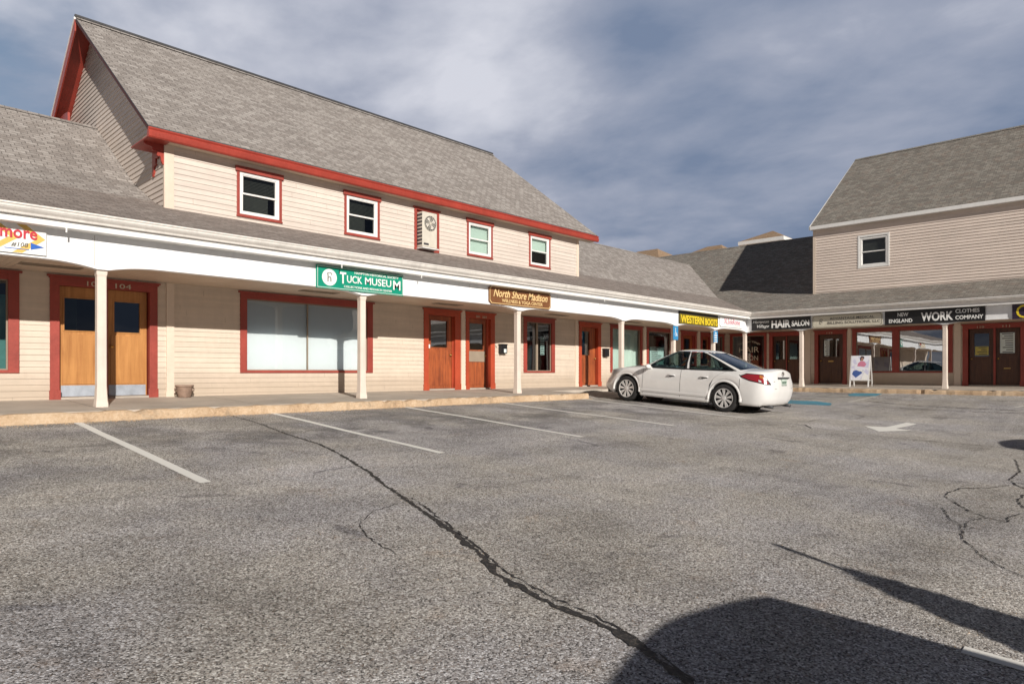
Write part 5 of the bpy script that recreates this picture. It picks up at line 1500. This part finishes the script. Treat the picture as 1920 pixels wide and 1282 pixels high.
    for c in S['wheels']:
        for s in (-1, 1):
            m = MB(); rows = []
            for k in range(17):
                a = math.pi*k/16-0.0; rows.append([(s*xx, Y(c)+(aw+0.004)*math.cos(a), wr+(aw+0.004)*math.sin(a)) for xx in (W-0.035, W-0.34)])
            m.loft(rows, False)
            m.face([(s*(W-0.34), Y(c)+(aw+.02)*math.cos(2*math.pi*k/16), wr+(aw+.02)*math.sin(2*math.pi*k/16)) for k in range(16)])
            m.build('wheel_well', 'car_black', root, fix=False, local=True)
    # wheels
    for c in S['wheels']:
        for s in (-1, 1):
            cx, cy, cz = s*(W-0.13), Y(c), wr
            w = MB(); r = wr
            w.lathe([(r*0.66, -0.105), (r*0.80, -0.112), (r*0.94, -0.105), (r*0.99, -0.085), (r, -0.04), (r, 0.04), (r*0.99, 0.085), (r*0.94, 0.105), (r*0.80, 0.112), (r*0.66, 0.105)], (cx, cy, cz), 'x', 36, False)
            tt = w.build('wheel', 'tyre', root, smooth=True, local=True)
            w = MB(); h = s*0.085
            w.lathe([(r*0.67, s*0.108), (r*0.66, s*0.085), (r*0.63, s*0.07), (r*0.60, s*0.02), (0.0, s*0.0)], (cx, cy, cz), 'x', 36, False)
            d_ = w.build('rim_barrel', 'car_black', None, smooth=True, fix=False); d_.parent = tt
            w = MB()
            w.lathe([(r*0.69, s*0.100), (r*0.695, s*0.112), (r*0.655, s*0.112), (r*0.64, s*0.098)], (cx, cy, cz), 'x', 36, False)
            w.lathe([(r*0.16, s*0.06), (r*0.16, s*0.10), (r*0.12, s*0.106), (0.0, s*0.107)], (cx, cy, cz), 'x', 16)
            nsp = 9
            for k in range(nsp):
                a = 2*math.pi*k/nsp+0.1
                for da, wd in ((-0.10, 0.030), (0.10, 0.030)):
                    ca, sa = math.cos(a+da*0.4), math.sin(a+da*0.4); cb, sb = math.cos(a+da), math.sin(a+da)
                    p0 = Vector((0, ca*r*0.13, sa*r*0.13)); p1 = Vector((0, cb*r*0.67, sb*r*0.67)); dr = (p1-p0).normalized(); nn = Vector((0, -dr.z, dr.y))*wd*0.5*r/0.335
                    P = [p0-nn*0.7, p0+nn*0.7, p1+nn, p1-nn]
                    A = [(cx+s*(0.097 if j < 2 else 0.106), cy+q.y, cz+q.z) for j, q in enumerate(P)]; B = [(a_[0]-s*0.03, a_[1], a_[2]) for a_ in A]
                    w.loft([A, B], True, True, True)
            d_ = w.build('rim', 'rim_metal', None, fix=True); d_.parent = tt
    def side_uv(u, v, side, off=0.004):
        """point on the flank at length u, height fraction v"""
        k = v*(NV-1); k0 = int(min(k, NV-2)); q = k-k0
        def at(kk):
            P = outs[kk]
            for a in range(15, npt-1):
                if P[a][1] <= u <= P[a+1][1] and P[a][0] > W*0.5:
                    f = (u-P[a][1])/max(1e-6, P[a+1][1]-P[a][1]); return P[a][0]+(P[a+1][0]-P[a][0])*f
            return W*0.9
        x = at(k0)*(1-q)+at(k0+1)*q
        zb = zbot(u); z = zb+(lerp(u, S['shoulder'])-zb)*v
        return (side*(x+off), Y(u), z)
    if detail:
        # shut lines and sill crease
        for side in (-1, 1):
            m = MB()
            def vline(pts, w=0.009):
                L_ = [side_uv(u-w/2, v, side, 0.002) for u, v in pts]; R_ = [side_uv(u+w/2, v, side, 0.002) for u, v in pts]
                for a in range(len(pts)-1): m.face([L_[a], R_[a], R_[a+1], L_[a+1]])
            vline([(1.47, v/10) for v in range(1, 11)]); vline([(2.57, v/10) for v in range(1, 11)]); 
            vline([(3.36+0.0*v, v/10) for v in range(1, 5)]+[(3.40+0.06*(v-4), v/10) for v in range(5, 11)])
            vline([(4.12, v/10) for v in range(3, 8)])
            def hline(v, u0, u1, w=0.012):
                us = [u0+(u1-u0)*i/30 for i in range(31)]
                A = [side_uv(u, v, side, 0.002) for u in us]; B = [side_uv(u, v+w, side, 0.002) for u in us]
                for a in range(30): m.face([A[a], A[a+1], B[a+1], B[a]])
            hline(0.155, 1.47, 3.33)
            m.build('shut_line', 'dark_grey', root, fix=False, local=True)
            m = MB()
            us = [1.42+(3.30-1.42)*i/30 for i in range(31)]
            for (v0, v1, o0, o1) in ((0.16, 0.21, 0.002, 0.014), (0.21, 0.27, 0.014, 0.002), (0.02, 0.05, 0.002, 0.016), (0.05, 0.10, 0.016, 0.004)):
                A = [side_uv(u, v0, side, o0) for u in us]; B = [side_uv(u, v1, side, o1) for u in us]
                for a in range(30): m.face([A[a], A[a+1], B[a+1], B[a]])
            m.build('side_moulding', S['paint'], root, smooth=True, fix=False, merge=True, local=True)
            # handles
            for u in (2.32, 3.22):
                m = MB(); P = [side_uv(u-0.10, 0.80, side, 0.01), side_uv(u-0.06, 0.81, side, 0.04), side_uv(u+0.06, 0.81, side, 0.04), side_uv(u+0.10, 0.80, side, 0.01)]
                m.tube(P, 0.014, 6); h = m.build('door_handle', S['paint'], root, smooth=True, local=True)
                m = MB(); m.face([side_uv(u-0.085, 0.755, side, 0.003), side_uv(u+0.085, 0.755, side, 0.003), side_uv(u+0.075, 0.80, side, 0.003), side_uv(u-0.075, 0.80, side, 0.003)])
                k_ = m.build('handle_recess', 'dark_grey', None, fix=False); k_.parent = h
            # wheel arch lips
            m = MB()
            for c in S['wheels']:
                rows = []
                for k in range(25):
                    a = -0.12+(math.pi+0.24)*k/24; 
                    rows.append([(side*(W-0.012+dx), Y(c)+(aw+dr)*math.cos(a), wr+(aw+dr)*math.sin(a)) for dx, dr in ((-0.05, -0.004), (0.006, -0.002), (0.014, 0.012), (0.004, 0.04), (-0.02, 0.06))])
                m.loft(rows, False)
            m.build('arch_lip', S['paint'], root, smooth=True, fix=False, local=True)
            # mirror
            m = MB(); cx, cy, cz = side*0.985, Y(1.68), 0.965
            rings = []
            for k in range(7):
                q = -1+2*k/6; rr = math.sqrt(max(0.02, 1-q*q))
                rings.append([(cx+side*0.10*q, cy+0.07*rr*math.cos(a), cz+0.065*rr*math.sin(a)) for a in [2*math.pi*j/12 for j in range(12)]])
            m.loft(rings, True, True, True); mo = m.build('side_mirror', S['paint'], root, smooth=True, local=True)
            m = MB(); m.tube([(side*0.83, cy-0.01, 0.93), (side*0.93, cy, 0.945)], 0.022, 6); k_ = m.build('mirror_arm', S['paint'], None); k_.parent = mo
            # tail lamp wraps round the corner: angular patch
            m = MB()
            def wrap(u_idx, v, off=0.006):
                # index along the outline
                k = v*(NV-1); k0 = int(min(k, NV-2)); q = k-k0; i0 = int(min(u_idx, npt-2)); r_ = u_idx-i0
                P = [Vector(body_pt(kk, ii, side)) for kk in (k0, k0+1) for ii in (i0, i0+1)]
                p = P[0].lerp(P[1], r_).lerp(P[2].lerp(P[3], r_), q)
                cdir = Vector((p.x, 0, 0)).normalized() if i0 < npt-14 else Vector((p.x*0.8, -(W), 0)).normalized()
                p = p+cdir*off
                return tuple(p)
            base = npt-5-10                       # where the rear corner begins
            def lamp(nm, poly_top, poly_bot, mat, off, par=None):
                g = MB(); n = 14; rows = []
                for a in range(n+1):
                    q = a/n; ii = poly_top[0][0]+(poly_top[-1][0]-poly_top[0][0])*q
                    vt = lerp2(ii, poly_top); vb = lerp2(ii, poly_bot)
                    rows.append([wrap(ii, vb+(vt-vb)*j/4, off) for j in range(5)])
                g.loft(rows, False); o = g.build(nm, mat, None if par else root, smooth=True, fix=False, local=True)
                if par: o.parent = par
                return o
            def lerp2(x, pts):
                for (a, va), (b, vb) in zip(pts, pts[1:]):
                    if x <= b: return va+(vb-va)*((x-a)/(b-a) if b > a else 0)
                return pts[-1][1]
            b0 = base-5.0; b1 = npt-8.3
            lt = [(b0, 0.86), (b0+4, 0.965), (b1-2.2, 0.95), (b1, 0.68)]; lb = [(b0, 0.85), (b0+7, 0.70), (b1-2.2, 0.66), (b1, 0.655)]
            tl = lamp('tail_light', lt, lb, 'car_black', 0.004)
            lt2 = [(b0+1.4, 0.87), (b0+4.5, 0.945), (b1-2.4, 0.93), (b1-0.8, 0.70)]; lb2 = [(b0+1.4, 0.855), (b0+7, 0.73), (b1-2.2, 0.69), (b1-0.8, 0.69)]
            lamp('lens', lt2, lb2, 'tail_red', 0.009, tl)
            lamp('amber_lens', [(b0+8, 0.93), (b1-2.6, 0.90)], [(b0+8, 0.85), (b1-2.6, 0.82)], 'tail_amber', 0.013, tl)
            lamp('reverse_lens', [(b0+7.5, 0.79), (b1-3.4, 0.77)], [(b0+7.5, 0.735), (b1-3.4, 0.715)], 'lamp_clear', 0.014, tl)
            # headlight
            hl = lamp('headlight', [(7, 0.80), (11, 0.96), (17, 0.97)], [(7, 0.72), (11, 0.76), (17, 0.93)], 'lamp_clear', 0.005)
        # boot shut line, plate, chrome bar, emblem, bumper crease
        yr = Y(L)
        m = MB(); m.box(-0.16, 0.16, yr-0.0, yr+0.10, 0.70, 0.86); pl = m.build('number_plate', paint('plate_pale', (0.50, 0.58, 0.52), 0.5, 0.1, 9), root, local=True)
        m = MB()
        for k in range(5): m.box(-0.12+k*0.05, -0.09+k*0.05, yr-0.003, yr+0.0, 0.75, 0.81)
        m.box(-0.15, 0.15, yr-0.003, yr, 0.705, 0.725)
        o = m.build('plate_print', paint('plate_green', (0.04, 0.10, 0.06), 0.6), None); o.parent = pl
        m = MB(); m.box(-0.30, 0.30, yr+0.0, yr+0.10, 0.868, 0.905); m.build('chrome_bar', 'dark_grey', root, bevel=0.008, local=True)
        m = MB(); ey = yr+0.045
        m.tube([(0.052*math.cos(a), ey, 0.975+0.052*math.sin(a)) for a in [2*math.pi*i/16 for i in range(17)]], 0.009, 5, False); m.box(-0.065, 0.065, ey-0.008, ey+0.008, 0.963, 0.987)
        m.build('emblem', 'chrome', root, local=True)
        m = MB()
        m.box(-0.52, -0.34, yr+0.035, yr+0.05, 0.80, 0.812); m.box(-0.50, 0.50, yr-0.002, yr+0.06, 0.635, 0.641); m.build('rear_trim', 'dark_grey', root, local=True)
        m = MB()
        for s in (-1, 1): m.tube([(s*0.52, yr+0.22, 0.215), (s*0.52, yr+0.02, 0.21)], 0.035, 10)
        m.build('exhaust', 'dark_grey', root, smooth=True, local=True)
        # cabin
        m = MB(); m.box(-0.72, 0.72, Y(4.0), Y(1.4), 0.30, 0.40); m.box(-0.72, 0.72, Y(1.75), Y(1.35), 0.40, 0.90); m.box(-0.74, 0.74, Y(4.25), Y(3.75), 0.4, 0.94); m.build('cabin_floor', 'seat_cloth', root, local=True)
        for (sx, u, mt) in ((-0.36, 2.45, 'seat_cloth'), (0.36, 2.45, 'seat_cloth'), (-0.36, 3.5, 'seat_cloth'), (0.36, 3.5, 'seat_cloth')):
            m = MB(); m.box(sx-0.24, sx+0.24, Y(u), Y(u-0.5), 0.40, 0.55)
            m.prism([(Y(u), 0.45), (Y(u)+0.13, 0.45), (Y(u)-0.02, 1.05), (Y(u)-0.12, 1.05)], lambda p, q: (q, p[0], p[1]), sx-0.23, sx+0.23)
            m.box(sx-0.12, sx+0.12, Y(u)-0.13, Y(u)-0.04, 1.08, 1.24)
            m.build('seat', mt, root, bevel=0.03, local=True)
        m = MB(); n = 20; m.tube([(-0.36+0.18*math.cos(2*math.pi*i/n), Y(1.98)-0.05*math.sin(2*math.pi*i/n), 0.90+0.17*math.sin(2*math.pi*i/n)) for i in range(n+1)], 0.014, 5, False)
        m.build('steering_wheel', 'car_black', root, local=True)
    return root
def place_car(root, x, y, heading, pitch=0.0):
    root.location = (x, y, gz(x, y)); root.rotation_euler = (pitch, 0, heading)
sed = car('parked_car', 'white four-door sedan parked nose-in to the kerb beneath the arcade', SEDAN)
cyc = 8.78+0.02; cxc = 15.02+0.87
pit = math.atan2(0.19, 2.776)
sed.rotation_euler = (pit, 0, 0.0)
zc = (gz(15.9, 10.16)+gz(15.9, 7.38))/2
sed.location = (cxc, cyc-0.05, zc)

# vehicles and a young spruce behind the camera: only their shadows reach into the picture
s1 = car('parked_car', 'silver sport utility vehicle parked behind the viewpoint, its shadow in the foreground', SUV, None, False)
place_car(s1, 2.04, -3.27, math.pi, 0.0)
s2 = car('parked_car', 'silver sport utility vehicle parked off to the right of the viewpoint', SUV, None, False)
place_car(s2, 14.0, -3.45, math.pi, 0.0)

def spruce(x, y, h):
    t = thing('young_spruce', 'small conical spruce tree behind the viewpoint, its pointed shadow on the asphalt', 'tree', (x, y, gz(x, y)))
    zb = gz(x, y); m = MB(); m.tube([(x, y, zb-0.05), (x, y, zb+h*0.5), (x+0.01, y, zb+h)], [0.05, 0.035, 0.018], 8)
    m.build('trunk', paint('bark', (0.12, 0.08, 0.05), 0.9, 0.3, 8, 0.4), t)
    rnd = random.Random(11); m = MB()
    tip = h-0.28
    for k in range(9500):
        q = rnd.random()**0.6; z = zb+0.25+(tip-0.25)*(1-q); r = (q*0.62+0.02)*(0.45+0.6*math.sqrt(rnd.random())); a = rnd.uniform(0, 2*math.pi)
        c = Vector((x+r*math.cos(a), y+r*math.sin(a), z-0.12*r)); d = Vector((math.cos(a), math.sin(a), rnd.uniform(-0.4, 0.5))).normalized(); sd = Vector((-d.y, d.x, rnd.uniform(-0.5, 0.5))).normalized()
        l = rnd.uniform(0.06, 0.11); w = 0.03
        m.face([c-sd*w, c+sd*w, c+d*l+sd*w*0.3, c+d*l-sd*w*0.3])
    for k in range(60):
        z = zb+tip+rnd.uniform(-0.05, 0.28); a = rnd.uniform(0, 6.28); d = Vector((math.cos(a), math.sin(a), 1.2)).normalized(); sd = Vector((-d.y, d.x, 0)).normalized(); c = Vector((x, y, z))
        m.face([c-sd*0.018, c+sd*0.018, c+d*0.055+sd*0.01, c+d*0.055-sd*0.01])
    m.build('crown', paint('needles', (0.03, 0.055, 0.03), 0.8, 0.3, 6), t, fix=False)
spruce(3.46, -2.42, 2.20)

# the photographer's tripod: its head's shadow just enters at the lower left
def tripod():
    zb = gz(-0.3, -0.22); t = thing('camera_tripod', 'black camera on a tripod just behind the viewpoint', 'tripod', (-0.30, -0.22, zb))
    m = MB()
    for k in range(3):
        a = math.radians(90+120*k)+0.5+math.pi; m.tube([(-0.30, -0.22, -0.32), (-0.30+0.42*math.cos(a), -0.22+0.42*math.sin(a), gz(0, -0.3))], 0.016, 8)
    m.build('leg', 'black_paint', t)
    m = MB(); m.tube([(-0.30, -0.22, -0.5), (-0.30, -0.22, -0.10)], 0.02, 8); m.lathe([(0.03, -0.16), (0.045, -0.13), (0.03, -0.09)], (-0.30, -0.22, 0), 'z', 12); m.build('column', 'black_paint', t)
    m = MB(); m.box(-0.38, -0.22, -0.27, -0.17, -0.03, 0.10); m.box(-0.33, -0.27, -0.26, -0.18, 0.10, 0.135); m.build('camera_body', 'black_paint', t, bevel=0.01)
tripod()

# ------------------------------------------------------------------ houses far behind the roofs
def hip_house(name_label, x0, x1, y0, y1, ze, zr, cap, eave='white_paint'):
    cx, cy = (x0+x1)/2, (y0+y1)/2
    t = thing('distant_house', name_label, 'house', (cx, cy, -1.0), None)
    m = MB(); m.box(x0+0.5, x1-0.5, y0+0.5, y1-0.5, -1.5, ze-0.1); m.build('wall', 'siding_upper', t)
    m = MB(); r0, r1 = (cx, y0+cap, zr), (cx, y1-cap, zr)
    quad_uv(m, [(x0, y0, ze), (x0, y1, ze), r1, r0]); quad_uv(m, [(x1, y0, ze), (x1, y1, ze), r1, r0])
    quad_uv(m, [(x0, y0, ze), (x1, y0, ze), r0]); quad_uv(m, [(x0, y1, ze), (x1, y1, ze), r1])
    m.build('roof', 'shingle_tan', t, fix=False)
    m = MB()
    for b in ((x0-0.05, x0+0.05, y0-0.05, y1+0.05), (x1-0.05, x1+0.05, y0-0.05, y1+0.05), (x0+0.05, x1-0.05, y0-0.05, y0+0.05), (x0+0.05, x1-0.05, y1-0.05, y1+0.05)): m.box(*b, ze-0.32, ze-0.005)
    m.face([(x0, y0, ze-0.3), (x1, y0, ze-0.3), (x1, y1, ze-0.3), (x0, y1, ze-0.3)])
    m.build('eave_board', eave, t)
hip_house('far tan hipped roof showing left of the valley between the roofs', 49.5, 57.5, 30.2, 37.5, 9.7, 11.35, 2.6)
hip_house('far tan hipped roof touching the other one, just to its right', 53.5, 61.0, 26.2, 32.0, 10.0, 11.65, 2.2)
hip_house('far hipped roof with bright white eaves above the shaded roof', 57.6, 62.8, 22.9, 26.9, 11.75, 12.85, 1.95)
